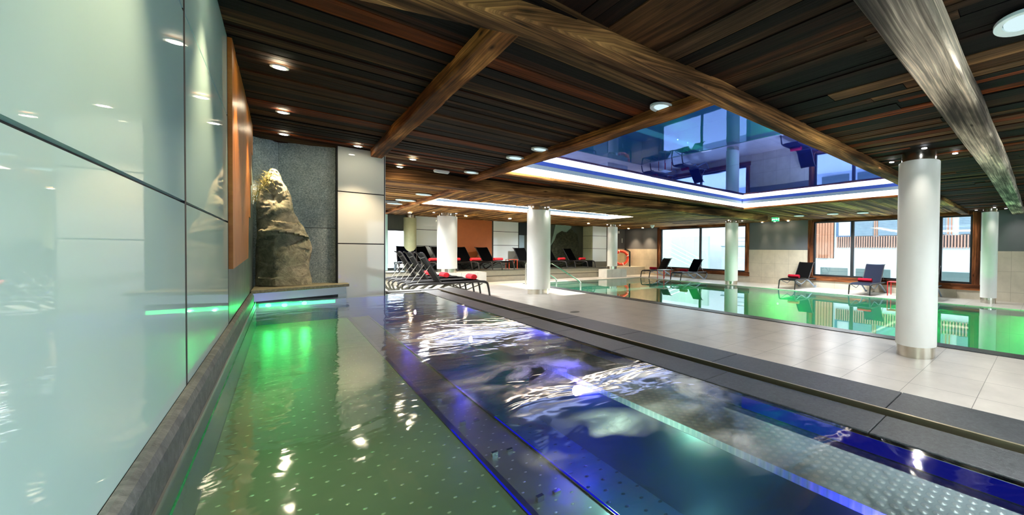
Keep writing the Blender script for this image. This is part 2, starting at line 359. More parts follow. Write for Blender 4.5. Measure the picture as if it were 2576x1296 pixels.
g = t.n('ShaderNodeBsdfGlossy'); g.inputs[0].default_value = (.27, .39, .90, 1); g.inputs[1].default_value = .015
n = t.noise(p, .5, 2); t.l(t.bump(n, .05, .05), g.inputs['Normal'])
d = t.n('ShaderNodeBsdfDiffuse'); d.inputs[0].default_value = (*lin((30, 46, 190)), 1); mm = t.n('ShaderNodeMixShader'); mm.inputs[0].default_value = .66
t.l(d.outputs[0], mm.inputs[1]); t.l(g.outputs[0], mm.inputs[2]); M_MIRROR = t.done(mm.outputs[0])
for c, lab, z0 in ((C1, 'large sunken ceiling cove with blue mirror over the pool', H-.02), (C2, 'narrow glowing ceiling cove over the rear loungers', H-.02)):
    e = empty('ceiling_cove', ((c[0]+c[1])/2, (c[2]+c[3])/2, ZR), label=lab, cat='ceiling cove')
    def put(nm, bm, m):
        o = obj(nm, bm, m, e); o.location = -e.location; return o
    bm = bm_new(); ring(bm, c, z0+.005, z0+.135); o = put('led_band', bm, M_LED); o['label'] = 'bright white light band'
    bm = bm_new(); ring(bm, c, z0+.135, z0+.22); put('cove_side', bm, M_CW)
    xm = [c[0], 5.95, c[1]] if c is C1 else [c[0], c[1]]
    for a, b in zip(xm, xm[1:]): put('mirror_panel', B((a+.003, b-.003, c[2], c[3], z0+.22, z0+.23)), M_MIRROR)
# ------------------------------------------------------------------ timber beams
def beam(pts, hw, z0, z1, m, label, seed=0):
    """hewn timber following a slightly crooked line of plan points"""
    L = []; pts = [Vector(p) for p in pts]
    for a, b in zip(pts, pts[1:]):
        n = max(2, int((b-a).length/.18))
        L += [a.lerp(b, i/n) for i in range(n)]
    L.append(pts[-1]); bm = bm_new(); rings = []; hz = (z1-z0)/2; cz = (z0+z1)/2
    prof = [(-1, -.8), (-.88, -1), (.88, -1), (1, -.8), (1, .9), (.9, 1), (-.9, 1), (-1, .9)]
    for i, p in enumerate(L):
        d = (L[min(i+1, len(L)-1)]-L[max(i-1, 0)]).normalized(); u = Vector((-d.y, d.x)); r = []
        for k, (a, b) in enumerate(prof):
            q = noise.noise(Vector((p.x*1.3+seed, p.y*1.3, k*3.1)))*.012
            r.append(bm.verts.new((p.x+u.x*(a*hw+q), p.y+u.y*(a*hw+q), cz+b*hz+(q if b < 0 else 0))))
        rings.append(r)
    for A, Bq in zip(rings, rings[1:]):
        for k in range(8): bm.faces.new((A[k], A[(k+1) % 8], Bq[(k+1) % 8], Bq[k]))
    bm.faces.new(rings[0][::-1]); bm.faces.new(rings[-1])
    o = obj('timber_beam', bm, m, bevel=.006); return tag(o, label, 'beam')
beam([(-.24, 2.98), (.98, 2.46), (1.55, 2.33), (2.6, 2.235), (7.5, 2.13), (15.7, 2.1)], .115, 2.88, 3.0, M_BX, 'long brown timber beam running along the near edge of the blue mirror', 1)
beam([(.6, .66), (2.3, .63), (8, .62), (15.85, .72)], .15, 2.82, 3.0, M_BG, 'grey weathered timber beam across the top right corner, with a long crack', 2)
beam([(.975, 2.55), (.975, 7.6)], .07, 2.88, 3.0, M_BY, 'rounded brown timber beam ending at the white glass pillar', 3)
beam([(2.72, 2.36), (2.71, 5), (2.66, 8.85)], .085, 2.9, 3.0, M_BY, 'orange brown timber beam on the left edge of the blue mirror', 4)
beam([(-.2, 9.15), (4.5, 8.95), (12.9, 8.35)], .2, 2.74, 2.985, M_BX, 'thick dark timber beam crossing behind the blue mirror, its cut end showing', 5)
beam([(2.88, 9.4), (2.84, 21.3)], .07, 2.92, 3.0, M_BY, 'thin timber beam between the rear downlights and the rear cove', 6)
beam([(2.8, 7.7), (10.4, 7.6)], .1, 2.93, 2.995, M_BX, 'narrow timber edging under the far white light band of the blue mirror', 7)
beam([(10.45, 2.35), (10.45, 7.6)], .085, 2.93, 2.995, M_BY, 'narrow timber edging under the right white light band of the blue mirror', 8)
beam([(3.1, 15.42), (10.3, 15.42)], .08, 2.92, 2.995, M_BX, 'narrow timber edging on the far side of the rear cove', 9)
# ------------------------------------------------------------------ round columns
def column(x, y, zb, r, label, ring_r=.93, zt=H, m=M_WHITE):
    e = empty('round_column', (x, y, zb), label=label, cat='column', group='round columns of the pool hall')
    h = zt-zb; bm = bm_new(); lathe(bm, [(r*.985, .165), (r, .172), (r, h-.15), (r*.985, h-.143)]); obj('column_shaft', bm, m, e, smooth=True)
    bm = bm_new(); lathe(bm, [(r*ring_r, 0), (r*ring_r, .165)]); obj('base_ring', bm, M_STEEL, e, smooth=True)
    bm = bm_new(); lathe(bm, [(r*ring_r*.93, h-.143), (r*ring_r*.93, h)]); obj('top_ring', bm, M_STEEL, e, smooth=True)
    return e
column(6.37, 1.43, 0, .272, 'large white round column in the right foreground, on the tiled deck')
column(5.98, 12.98, 0, .375, 'white round column at the centre, standing beside the patch of sunlight')
column(14.25, 10.98, 0, .31, 'white round column at the far pool edge, in front of the left window')
column(15.05, 1.36, 0, .215, 'white round column at the far right, in front of the right window edge')
c1 = ony(1125, 674, 18.6); column(c1.x, 18.6, .5, .355, 'white round column before the orange panel, on a low tiled plinth')
c2 = ony(1540, 674, 18.45); column(c2.x, 18.45, .45, .29, 'white round column beside the ring buoy, on a low tiled plinth')
column(3.83, 20.9, .5, .23, 'slim greenish stand-in for a mirrored column behind the rear loungers, at the far left', m=plain('olive_white_paint', (176, 180, 140), .3))  # added in place of a column reflected in the rear mirror
M_PLINTH = tile_mat('plinth_tiles', .62, .7, .1, -.1, (216, 216, 208), .35, 'xz')
tag(obj('plinth', B((c1.x-.75, c1.x+1.35, 18.1, 19.23, 0, .5)), M_PLINTH), 'low tiled plinth under the column before the orange panel', 'plinth')
tag(obj('plinth', B((c2.x-.62, c2.x+.72, 18.05, 18.88, 0, .45)), M_PLINTH), 'low tiled plinth under the column beside the ring buoy', 'plinth')
# ------------------------------------------------------------------ left wall: aqua glass panels, orange panel, green stone
ZK = .94
wl = struct('wall_left', B((XWALL-.3, XWALL-.012, Y0, 8.3, 0, H+.2)), M_BLACK)
ys = [Y0+.02, -3.2, -.3, 2.55, 4.33]; zs = [ZK, 1.672, 2.43, H]
for a, b in zip(ys, ys[1:]):
    for c, d in zip(zs, zs[1:]):
        j = .0035 if b < 4.4 else .002
        o = obj('glass_panel', B((XWALL-.012, XWALL, a+.003, b-.003, c+(.006 if c > ZK else 0), d-.006)), M_GLASSW, wl)
obj('joint_strip', B((XWALL-.010, XWALL+.0006, 2.533, 2.567, ZK, H)), M_BLACK, wl); obj('joint_strip', B((XWALL-.010, XWALL+.0006, 4.322, 4.347, ZK, H)), M_BLACK, wl)
obj('stone_cladding', B((XWALL-.012, XWALL-.002, 4.345, 7.95, ZK, H)), M_GRANITE_L, wl)
# orange panel with stepped far edge
steps = [(H, 7.25), (2.62, 7.25), (2.62, 6.95), (2.22, 6.95), (2.22, 6.65), (1.82, 6.65), (1.82, 6.3), (1.335, 6.2)]
bm = bm_new(); poly = [(4.35, 1.335), (4.35, H)] + [(y, z) for z, y in steps]
poly[-1] = (6.2, 1.38)
a = [bm.verts.new((XWALL-.002, y, z)) for y, z in poly]; b = [bm.verts.new((XWALL+.022, y, z)) for y, z in poly]
bm.faces.new(a); bm.faces.new(b[::-1])
for i in range(len(poly)): k = (i+1) % len(poly); bm.faces.new((a[i], a[k], b[k], b[i]))
tag(obj('wall_panel', bm, M_ORANGE), 'orange rusty panel with a stepped edge on the left wall', 'wall panel')
# rock niche: angled granite walls and the white glass pillar
def wallseg(x0, y0, x1, y1, z0, z1, m, th=.12, name='granite_cladding', parent=None):
    d = Vector((x1-x0, y1-y0)).normalized(); n = Vector((-d.y, d.x)); bm = bm_new()
    prism(bm, [(x0, y0), (x1, y1), (x1+n.x*th, y1+n.y*th), (x0+n.x*th, y0+n.y*th)], z0, z1); return obj(name, bm, m, parent)
nb = struct('wall_niche', B((XWALL-.1, 1.0, 8.42, 8.6, 0, H+.1)), M_BLACK)
wallseg(-.27, 7.93, -.03, 8.17, .9, H, M_GRANITE, parent=nb)
wallseg(-.028, 8.17, .54, 7.87, 1.79, H, M_GRANITE, parent=nb); wallseg(-.028, 8.17, .54, 7.87, .9, 1.782, M_GRANITE, parent=nb)
PYF = 7.72
pil = struct('wall_pillar', B((.545, 1.095, PYF+.012, YB, 0, H+.1)), M_BLACK)
for c, d in ((ZW-.5, 1.56), (1.56, 2.33), (2.33, H)): obj('glass_panel', B((.556, 1.083, PYF, PYF+.011, c+.008, d-.008)), M_GLASSP, pil)
for a, b in ((7.74, 11.5), (11.5, 15), (15, 18.5)): obj('glass_panel', B((1.095, 1.105, a+.01, b-.01, .05, H)), M_GLASSP, pil)
# ledge, its steel face and the rock
bm = bm_new(); prism(bm, [(-.25, 7.0), (.12, 7.2), (.66, 7.5), (.66, 7.70), (.54, 7.72), (.54, 7.86), (-.03, 8.16), (-.25, 7.93)], .935, .975)
tag(obj('stone_ledge', bm, M_LEDGE, bevel=.004), 'grey stone ledge under the boulder, above the green light', 'ledge')
bm = bm_new(); prism(bm, [(-.25, 7.06), (.12, 7.26), (.63, 7.54), (.63, 7.69), (.5, 7.7), (-.03, 8.1), (-.25, 7.9)], .83, .934)
tag(obj('ledge_support', bm, steel('ledge_steel', (190, 196, 198), .3)), 'brushed steel face under the stone ledge', 'ledge support')
# rock: rows (height, left x, right x) read off its outline on the plane y = 7.6
rows = [(722, 640, 786), (700, 640, 783), (680, 640, 777), (655, 641, 779), (630, 642, 784), (612, 642, 783), (590, 642, 776), (565, 643, 766), (545, 644, 752), (525, 645, 741), (505, 646, 738), (485, 650, 733), (465, 656, 722), (448, 664, 712), (435, 672, 704), (426, 678, 693)]
bm = bm_new(); rings = []; N = 120
for i, (yy, xa, xb) in enumerate(rows):
    A, Bp = ony(xa, yy, 7.62), ony(xb, yy, 7.62); cx = (A.x+Bp.x)/2; hx = (Bp.x-A.x)/2; z = max(.976, A.z) if i else .976
    f = i/(len(rows)-1); hy = (.26 - .17*f)*(1+.1*math.sin(i*1.7)); cy_ = 7.62+.08*f
    rings.append([(cx+hx*math.cos(k*2*PI/N), cy_+hy*math.sin(k*2*PI/N), z) for k in range(N)])
fine = []
for i in range(len(rings)-1):
    for s in range(8):
        u = s/8; fine.append([tuple(a[j]*(1-u)+b[j]*u for j in range(3)) for a, b in zip(rings[i], rings[i+1])])
fine.append(rings[-1]); vr = []
random.seed(11); PL = []
for k in range(26):
    a_ = random.uniform(PI*.95, 2.05*PI); tz = random.uniform(-.5, .6); PL.append((Vector((math.cos(a_), math.sin(a_), tz)).normalized(), random.uniform(.13, .2), Vector((.02+random.uniform(-.1, .1), 7.64, random.uniform(1.05, 2.4))), random.uniform(.22, .42)))
for ri, r in enumerate(fine):
    row = []
    for x, y, z in r:
        p = Vector((x, y, z)); e = (noise.turbulence(p*1.7+Vector((4, 2, 7)), 6, True, noise_basis='PERLIN_NEW', amplitude_scale=.5, frequency_scale=2.3)-.45)*.10
        sk = p.copy(); sk.z -= p.x*1.2; e += noise.noise(sk*3.1)*.04 + (noise.ridged_multi_fractal(p*2.6, .9, 2.1, 6, 1.0, 2.0)-1.1)*.026 + noise.fractal(p*11, .9, 2.1, 4)*.009
        d = Vector((x-sum(q[0] for q in r)/N, y-sum(q[1] for q in r)/N, 0)); d.normalize()
        q = Vector((x+d.x*e*(.25 if abs(d.x) > .8 else .8), y+d.y*e*1.5, z + (e*.3 if ri > 2 else 0)))
        for nn, dd, cc, rad in PL:
            if (q-cc).length < rad*1.6:
                h = (q-cc).dot(nn)-dd
                if h > 0: q.y -= nn.y*h*.8; q.z -= nn.z*h*.25
        row.append(bm.verts.new(q))
    vr.append(row)
for A, Bq in zip(vr, vr[1:]):
    for k in range(N): bm.faces.new((A[k], A[(k+1) % N], Bq[(k+1) % N], Bq[k]))
bm.faces.new(vr[0][::-1]); bm.faces.new(vr[-1])
for v in bm.verts: v.co.x = max(v.co.x, -.252)
t = NT('boulder_rock'); p, x, y, z = t.pos(); a = t.noise(p, 7, 9, .72, 1.2); b = t.noise(p, 2.4, 4, .6, .5); mo = t.noise(p, 14, 5)
col = t.ramp(a, [(.3, lin((104, 106, 96))), (.5, lin((164, 160, 138))), (.7, lin((214, 206, 178)))])
col = t.mix(t.ramp(b, [(.44, (0, 0, 0)), (.56, (1, 1, 1))]), col, t.mix(1., col, (.62, .7, .66), 'MULTIPLY'))
col = t.mix(t.ramp(mo, [(.6, (0, 0, 0)), (.7, (.5, .5, .5))]), col, lin((110, 100, 62)))
M_ROCK = t.done(t.bsdf(col, .8, 0, .25, t.bump(a, .9, .03)))
rock = tag(obj('boulder', bm, M_ROCK, smooth=True), 'tall pointed boulder in the granite corner, lit from above', 'rock')
# dry grass tuft on the rock shoulder
bm = bm_new(); random.seed(5); g0 = ony(668, 455, 7.5)
for i in range(170):
    u = random.random(); p0 = Vector((g0.x-.0+.1*(1-u)-.05, 7.46+random.uniform(-.05, .1), g0.z+.08-u*.36)); p0.x = max(p0.x-.07*u, -.225)
    dr = Vector((random.uniform(-.7, .3), random.uniform(-.9, .1), random.uniform(-.2, .8))).normalized()*random.uniform(.06, .15)
    p1 = p0+dr*.6; p2 = p0+dr+Vector((0, 0, -.035)); p1.x = max(p1.x, -.25); p2.x = max(p2.x, -.25); tube(bm, [p0, p1, p2], [.0022, .0016, .0005], 3)
tag(obj('dry_grass', bm, plain('straw', (176, 164, 96), .9)), 'dry grass tuft on the upper left side of the boulder', 'plant', kind='stuff')
# ------------------------------------------------------------------ raised whirlpool
BX = 1.54; YF = 7.38
wp = empty('whirlpool', (.8, 3, 0), label='raised steel whirlpool in the left foreground with dark stone coping', cat='whirlpool')
def wpart(nm, bm, m, **k):
    o = obj(nm, bm, m, wp, **k); o.location = (-.8, -3, 0); return o
def studs(name, rgb, pitch, rough=.32, size=.22, raised=1., metal=.25):
    t = NT(name); p, x, y, z = t.pos()
    u = t.math('DIVIDE', x, pitch); v = t.math('DIVIDE', y, pitch)
    row = t.math('FLOOR', v); sh = t.math('MULTIPLY', t.math('MODULO', t.math('ABSOLUTE', row), 2.), .5)
    fu = t.math('SUBTRACT', t.math('FRACT', t.math('ADD', u, sh)), .5); fv = t.math('SUBTRACT', t.math('FRACT', v), .5)
    d = t.math('SQRT', t.math('ADD', t.math('MULTIPLY', fu, fu), t.math('MULTIPLY', fv, fv)))
    h = t.math('SUBTRACT', 1., t.math('MINIMUM', t.math('DIVIDE', d, size), 1.)); n = t.noise(p, 3., 4)
    c = lin(rgb); col = t.ramp(n, [(.3, tuple(k*.85 for k in c)), (.7, c)])
    col = t.mix(t.math('MULTIPLY', t.math('GREATER_THAN', h, .25), .8), col, tuple(min(1, k*1.9+.1) for k in c) if raised > 0 else tuple(k*.3 for k in c))
    return t.done(t.bsdf(col, rough, metal, .5, t.bump(t.math('MULTIPLY', h, raised), .5, .006)))
M_WST = steel('pool_steel', (168, 178, 180), .34)
M_STUD = studs('studded_steel_floor', (118, 152, 124), .085, size=.1)
M_STUDB = studs('studded_steel_strip', (104, 112, 124), .07, size=.1)
M_STUDC = studs('studded_steel_basin', (70, 104, 150), .085, size=.14, raised=-1.)
M_BENCH = studs('ribbed_steel_bench', (232, 242, 246), .035, size=.42, metal=.0)
YN = -3.6
# shell and floors
wpart('pool_wall', B((-.2275, -.222, YN, YF-.013, .2, ZK-.13), (-.227, BX, YF-.012, YF, .2, ZW-.02), (BX-.012, BX, YN, YF, .2, ZW-.01), (-.227, BX, YN-.02, YN, .2, ZW)), M_WST)
wpart('channel_floor', B((-.221, .62, YN, YF-.014, .48, .50)), M_STUD)
wpart('nozzle_strip', B((.65, .84, YN, YF-.014, .48, .50), (.825, .84, YN, YF-.014, .33, .479)), M_STUDB)
wpart('strip_edge', B((.621, .649, YN, YF-.014, .485, .505), (.841, .853, YN, YF-.014, .49, .508)), steel('edge_steel', (150, 150, 150), .3))
wpart('basin_floor', B((.842, BX-.014, YN, YF-.014, .30, .33)), M_STUDC)
wpart('bench', B((1.2, BX-.0145, YN, 2.75, .70, .73)), M_BENCH); wpart('bench_front', B((1.2, 1.215, YN, 2.75, .33, .699)), M_WST)
for k in range(5):
    yk = 1.0+k*.48
    for dx, hh in ((.69, .022), (.76, .010)):
        wpart('nozzle', B((dx-.013, dx+.013, yk-.014, yk+.006, .50, .50+hh)), M_RAIL)
# coping slabs, groove strip, outer stone body
bm = bm_new(); rs = 1.5
for (a, b) in ((BX, 1.755), (1.80, 2.085)):
    y = YF if a < 1.7 else YF+.28
    first = True
    while y > YN:
        ln = .86 if a < 1.7 else 1.02
        box(bm, a, b, max(YN, y-ln+.004), y, ZW-.03+.0, ZW+(.012 if a > 1.7 else .004)); y -= ln
box(bm, 1.115, BX, YF, YF+.18, ZW-.03, ZW+.004); box(bm, BX, 1.797, YF+.004, YF+.28, ZW-.03, ZW+.004); box(bm, 1.115, BX-.003, YF+.21, YF+.5, ZW-.03, ZW+.012); box(bm, BX, 2.085, YF+.284, YF+.5, ZW-.03, ZW+.012)
wpart('coping', bm, M_COPING, bevel=.003)
wpart('overflow_groove', B((1.757, 1.798, YN, YF, ZW-.05, ZW-.015)), M_BLACK)
wpart('groove_edge', B((1.788, 1.799, YN, YF+.28, ZW-.02, ZW+.018)), steel('groove_edge_steel', (170, 160, 130), .35))
wpart('outer_body', B((BX, WX, YN, YF+.48, 0, ZW-.052), (1.115, BX, YF, YF+.48, 0, ZW-.032), (-.22, BX, YN, YF, 0, .19)), M_COPING)
bm = bm_new()
a_ = [(-.2585, .2), (-.228, .2), (-.228, .905), (-.236, .93), (-.248, .94), (-.2585, .94)]
va = [bm.verts.new((x, YN, z)) for x, z in a_]; vb = [bm.verts.new((x, 7.03, z)) for x, z in a_]
bm.faces.new(va[::-1]); bm.faces.new(vb)
for i in range(6): bm.faces.new((va[i], va[(i+1) % 6], vb[(i+1) % 6], vb[i]))
tag(obj('stone_kerb', bm, M_KERB), 'grey stone kerb along the foot of the left glass wall', 'kerb')
# water
def water(name, tint, ior=1.33, refl=1.0, foam=False, bstr=.12, bsc=2.2, deep=(0, 0, 0), body=0.):
    t = NT(name); p, x, y, z = t.pos()
    fr = t.n('ShaderNodeFresnel'); fr.inputs[0].default_value = ior
    n1 = t.noise(t.xyz(t.math('MULTIPLY', x, .8), y, 0.), bsc, 3, .5, .8)
    nb_ = t.bump(n1, bstr, .05); t.l(nb_, fr.inputs['Normal'])
    g = t.n('ShaderNodeBsdfGlossy'); g.inputs[0].default_value = (refl, refl, refl, 1); g.inputs[1].default_value = .06 if foam else .015; t.l(nb_, g.inputs['Normal'])
    tr = t.n('ShaderNodeBsdfTransparent'); tr.inputs[0].default_value = (*tint, 1)
    under = tr.outputs[0]
    if body:
        df = t.n('ShaderNodeBsdfDiffuse'); df.inputs[0].default_value = (*deep, 1); mb = t.n('ShaderNodeMixShader'); mb.inputs[0].default_value = body
        t.l(under, mb.inputs[1]); t.l(df.outputs[0], mb.inputs[2]); under = mb.outputs[0]
    if foam:
        # aerated patches over the jets
        acc = None
        for (fx, fy, rx, ry) in foam:
            dx = t.math('DIVIDE', t.math('SUBTRACT', x, fx), rx); dy = t.math('DIVIDE', t.math('SUBTRACT', y, fy), ry)
            q = t.math('SUBTRACT', 1., t.math('SQRT', t.math('ADD', t.math('MULTIPLY', dx, dx), t.math('MULTIPLY', dy, dy)))); q = t.math('MAXIMUM', q, 0.)
            acc = q if acc is None else t.math('MAXIMUM', acc, q)
        nf = t.noise(p, 3.6, 5, .55, .9); nf2 = t.noise(p, 1.6, 3, .5, .6)
        f = t.math('MULTIPLY', t.math('MULTIPLY', acc, 2.0), t.ramp(nf, [(.38, (0, 0, 0)), (.62, (1, 1, 1))])); f = t.math('MULTIPLY', f, t.ramp(nf2, [(.38, (0, 0, 0)), (.6, (1, 1, 1))]))
        f = t.math('MINIMUM', f, .8)
        df = t.n('ShaderNodeBsdfDiffuse'); df.inputs[0].default_value = (.9, .88, .8, 1)
        tl = t.n('ShaderNodeBsdfTranslucent'); tl.inputs[0].default_value = (.8, .85, .85, 1)
        m1 = t.n('ShaderNodeMixShader'); m1.inputs[0].default_value = .5; t.l(df.outputs[0], m1.inputs[1]); t.l(tl.outputs[0], m1.inputs[2])
        m2 = t.n('ShaderNodeMixShader'); t.l(f, m2.inputs[0]); t.l(under, m2.inputs[1]); t.l(m1.outputs[0], m2.inputs[2]); under = m2.outputs[0]
    mx = t.n('ShaderNodeMixShader'); t.l(fr.outputs[0], mx.inputs[0]); t.l(under, mx.inputs[1]); t.l(g.outputs[0], mx.inputs[2])
    return t.done(mx.outputs[0])
foam = [(.98, 2.12, .5, .42), (.8, 1.25, .28, .26), (1.15, 1.0, .3, .4), (1.42, 1.5, .2, .6), (.9, 3.6, .4, .6), (1.3, 2.7, .3, .5)]
bm = bm_new(); vs = [bm.verts.new(c) for c in ((-.2215, YN, ZW), (BX-.001, YN, ZW), (BX-.001, YF-.001, ZW), (-.2215, YF-.001, ZW))]; bm.faces.new(vs)
tag(obj('whirlpool_water', bm, water('whirlpool_water', (.86, .95, .93), 1.5, 1., foam, .12, 3.2)), 'bubbling water of the whirlpool, reflecting the ceiling', 'water', kind='stuff')
def ulight(x, y, z, nrm, rgb, energy, em, label, parent, off, r=.045, st=12, out=.07):
    e = obj('underwater_light', bm_disc(r), glow('lens_'+label, em, st), parent)
    e.location = Vector((x, y, z))-Vector(off); e.rotation_euler = Vector(nrm).to_track_quat('Z', 'Y').to_euler()
    l = lamp('POINT', Vector((x, y, z))+Vector(nrm)*out-Vector(off), energy, lin(rgb), parent, .01); return e
def bm_disc(r):
    bm = bm_new(); lathe(bm, [(r, -.004), (r, .004), (r*.7, .012)], seg=24); return bm
OFF = (.8, 3, 0)
for (y, e) in ((.30, 1.4), (2.08, 1.1), (3.97, .6), (6.18, .45), (-1.5, 1.4)):
    ulight(1.19, y, .655, (-1, 0, 0), (60, 60, 255), e, (255, 190, 250), 'violet', wp, OFF, .03, 3)
for (x, y, z, e) in ((.2, 7.34, .75, .8), (-.12, 7.34, .75, .6), (.02, 7.34, .74, .6)):
    ulight(x, y, z, (0, -1, 0) if y > 7 else (1, 0, 0), (60, 255, 120), e, (110, 255, 170), 'green', wp, OFF, .025, 1.6)
M_GRL = glow('green_glow_line', (40, 255, 120), .035); M_BLL = glow('blue_glow_line', (30, 40, 255), .12)
wpart('green_glow_line', B((-.2215, -.219, -1, 7.3, .712, .722)), M_GRL)  # green glow streak on the channel wall, painted as an emissive strip
wpart('green_glow_line', B((-.2, .5, YF-.0155, YF-.013, .725, .77)), glow('green_light_bright', (60, 255, 140), 1.1))
wpart('blue_glow_line', B((.622, .628, YN, 2.4, .5055, .508)), M_BLL); wpart('blue_glow_line', B((.844, .849, YN, 2.4, .5085, .511)), M_BLL)  # blue glow on the step edges, painted as thin emissive strips
wpart('blue_glow_line', B((BX-.0145, BX-.012, YN, 1.1, .735, .79)), glow('blue_wall_glow', (36, 50, 255), .035)); wpart('teal_glow_line', B((BX-.0145, BX-.012, 1.1, 2.6, .74, .79)), glow('teal_wall_glow', (20, 100, 190), .02))  # blue and teal light on the pool wall, painted as emissive bands
for y in (1.3,): lamp('POINT', Vector((.92, y, .62))-Vector(OFF), .7, lin((180, 255, 220)), wp, .01)  # added lamp without a fitting, makes the pale green patch in the basin
# ------------------------------------------------------------------ main pool
mp = empty('swimming_pool', (10.6, 6, 0), label='large rectangular swimming pool with green light, in front of the windows', cat='swimming pool')
def mpart(nm, bm, m, **k):
    o = obj(nm, bm, m, mp, **k); o.location = (-10.6, -6, 0); return o
M_PW = plain('pool_liner', (150, 206, 190), .4, var=.03)
mpart('pool_basin', B((PX0-.1, PX0, YN-2, PY1+.1, -1.3, -.05), (PX1, PX1+.1, YN-2, PY1+.1, -1.3, -.05), (PX0, PX1, PY1, PY1+.1, -1.3, -.05), (PX0, PX1, YN-2.1, YN-2, -1.3, -.05), (PX0, PX1, YN-2, PY1, -1.4, -1.3)), M_PW)
mpart('pool_border', B((PX0-.3, PX0-.02, YN-2, PY1, .0, .012), (PX0-.02, PX0, YN-2, PY1, -.05, .008)), M_COPING)
for q in range(4): mpart('pool_step', B((PX0+.02, PX0+.5+.32*q, 15.2, PY1-.02, -.28-.22*q, -.08-.22*q)), M_PW)
bm = bm_new(); vs = [bm.verts.new(c) for c in ((PX0, YN-2, -.02), (PX1, YN-2, -.02), (PX1, PY1, -.02), (PX0, PY1, -.02))]; bm.faces.new(vs)
tag(obj('pool_water', bm, water('pool_water', (.62, .93, .84), 1.62, 1., False, .012, .7, lin((120, 226, 196)), .18)), 'still green water of the large swimming pool, mirroring the windows', 'water', kind='stuff')
OFM = (10.6, 6, 0)
for (x, y, e) in ((13.8, 8.2, 12), (13.8, 3.2, 10), (7.56, 4.5, 5), (7.56, 9.5, 5), (13.8, .3, 9), (13.8, 13.5, 4)):
    ulight(x, y, -.6, (-1 if x > 10 else 1, 0, 0), (60, 255, 110), e, (170, 255, 190), 'pool green', mp, OFM, .05, .5, .7)
# handrails of the pool steps
def rail(y, label):
    e = empty('handrail', (7.2, y, 0), label=label, cat='handrail')
    for dy in (-.028, .028):
        bm = bm_new(); a = [(-.12, dy, 0), (-.12, dy, .86), (-.08, dy, .95), (0, dy, .98), (1.18, dy, .24), (1.27, dy, .14), (1.27, dy, -.3)]; tube(bm, a, .018, 8); obj('rail_tube', bm, M_RAIL, e, smooth=True)
rail(14.5, 'steel double handrail in front, by the central column'); rail(16.6, 'steel double handrail behind the first, by the central column')
# ------------------------------------------------------------------ sun loungers
def side_prof():  # (x, z) of the side rail from head end to the foot
    return [(-.88, .30), (-.80, .345), (-.4, .352), (.2, .355), (.7, .36), (.86, .34), (.92, .29), (.955, .15), (.97, .0)]
def make_lounger(sling, frame, rearm, label, seed=0):
    e = empty('sun_lounger', (0, 0, 0), label=label, cat='sun lounger'); wd = .33
    for s in (-1, 1):
        bm = bm_new(); tube(bm, [(x, s*wd, z) for x, z in side_prof()[:6]], .026, 8, flat=1.3); obj('side_rail', bm, frame, e, smooth=True)
        bm = bm_new(); tube(bm, [(.84, s*wd, .345), (.90, s*wd, .31), (.93, s*wd, .2), (.965, s*wd, .01)], [.027, .029, .026, .022], 8); obj('leg', bm, frame, e, smooth=True)
        bm = bm_new(); tube(bm, [(-.84, s*wd, .325), (-.885, s*wd, .26), (-.83, s*wd, .12), (-.70, s*wd, .012), (-.63, s*wd, .02), (-.42, s*wd, .14), (-.12, s*wd, .30), (.1, s*wd, .345)], [.022, .027, .029, .031, .031, .029, .025, .019], 8); obj('leg', bm, rearm, e, smooth=True)
        bm = bm_new(); tube(bm, [(.05, s*wd*.96, .335), (.22, s*wd*.9, .24), (.40, s*wd*.9, .19), (.78, s*wd*.96, .31)], .012, 6); obj('brace', bm, rearm, e, smooth=True)
    for cx, cz in ((.1, .335), (-.8, .33), (.84, .335)): bm = bm_new(); tube(bm, [(cx, -wd, cz), (cx, wd, cz)], .015, 6); obj('cross_bar', bm, frame, e, smooth=True)
    def sheet(L, hw, th=.012):
        bm = bm_new(); top = []
        for x, z in L: top.append([bm.verts.new((x, y, z-.012*(1-(y/hw)**2))) for y in (-hw, -hw*.5, 0, hw*.5, hw)])
        for A, Bq in zip(top, top[1:]):
            for k in range(4): bm.faces.new((A[k], A[k+1], Bq[k+1], Bq[k]))
        g = bmesh.ops.solidify(bm, geom=bm.faces[:], thickness=th); return bm
    obj('seat_sling', sheet([(-.18, .378), (.1, .375), (.4, .378), (.7, .384), (.84, .372), (.9, .34)], .31), sling, e, smooth=True)
    an = math.radians(57); px, pz = -.18, .385; d = (-math.cos(an), math.sin(an)); nx = (-d[1], d[0])
    P = [(px+d[0]*s, pz+d[1]*s) for s in (0, .2, .4, .6, .68)]; P += [(P[-1][0]-.035, P[-1][1]+.025), (P[-1][0]-.075, P[-1][1]+.028)]
    obj('back_sling', sheet(P, .29), sling, e, smooth=True)
    for s in (-1, 1):
        bm = bm_new(); tube(bm, [(x-.012, s*.30, z-.01) for x, z in P], .016, 8); obj('back_rail', bm, frame, e, smooth=True)
        bm = bm_new(); tube(bm, [(P[2][0]-.02, s*.27, P[2][1]), (P[2][0]-.30, s*.27, .365)], .007, 6); obj('prop_rod', bm, M_RAIL, e, smooth=True)
    bm = bm_new(); tube(bm, [(P[3][0]-.03, -.30, P[3][1]), (P[3][0]-.045, 0, P[3][1]-.03), (P[3][0]-.03, .30, P[3][1])], .012, 6); obj('head_bar', bm, frame, e, smooth=True)
    return e
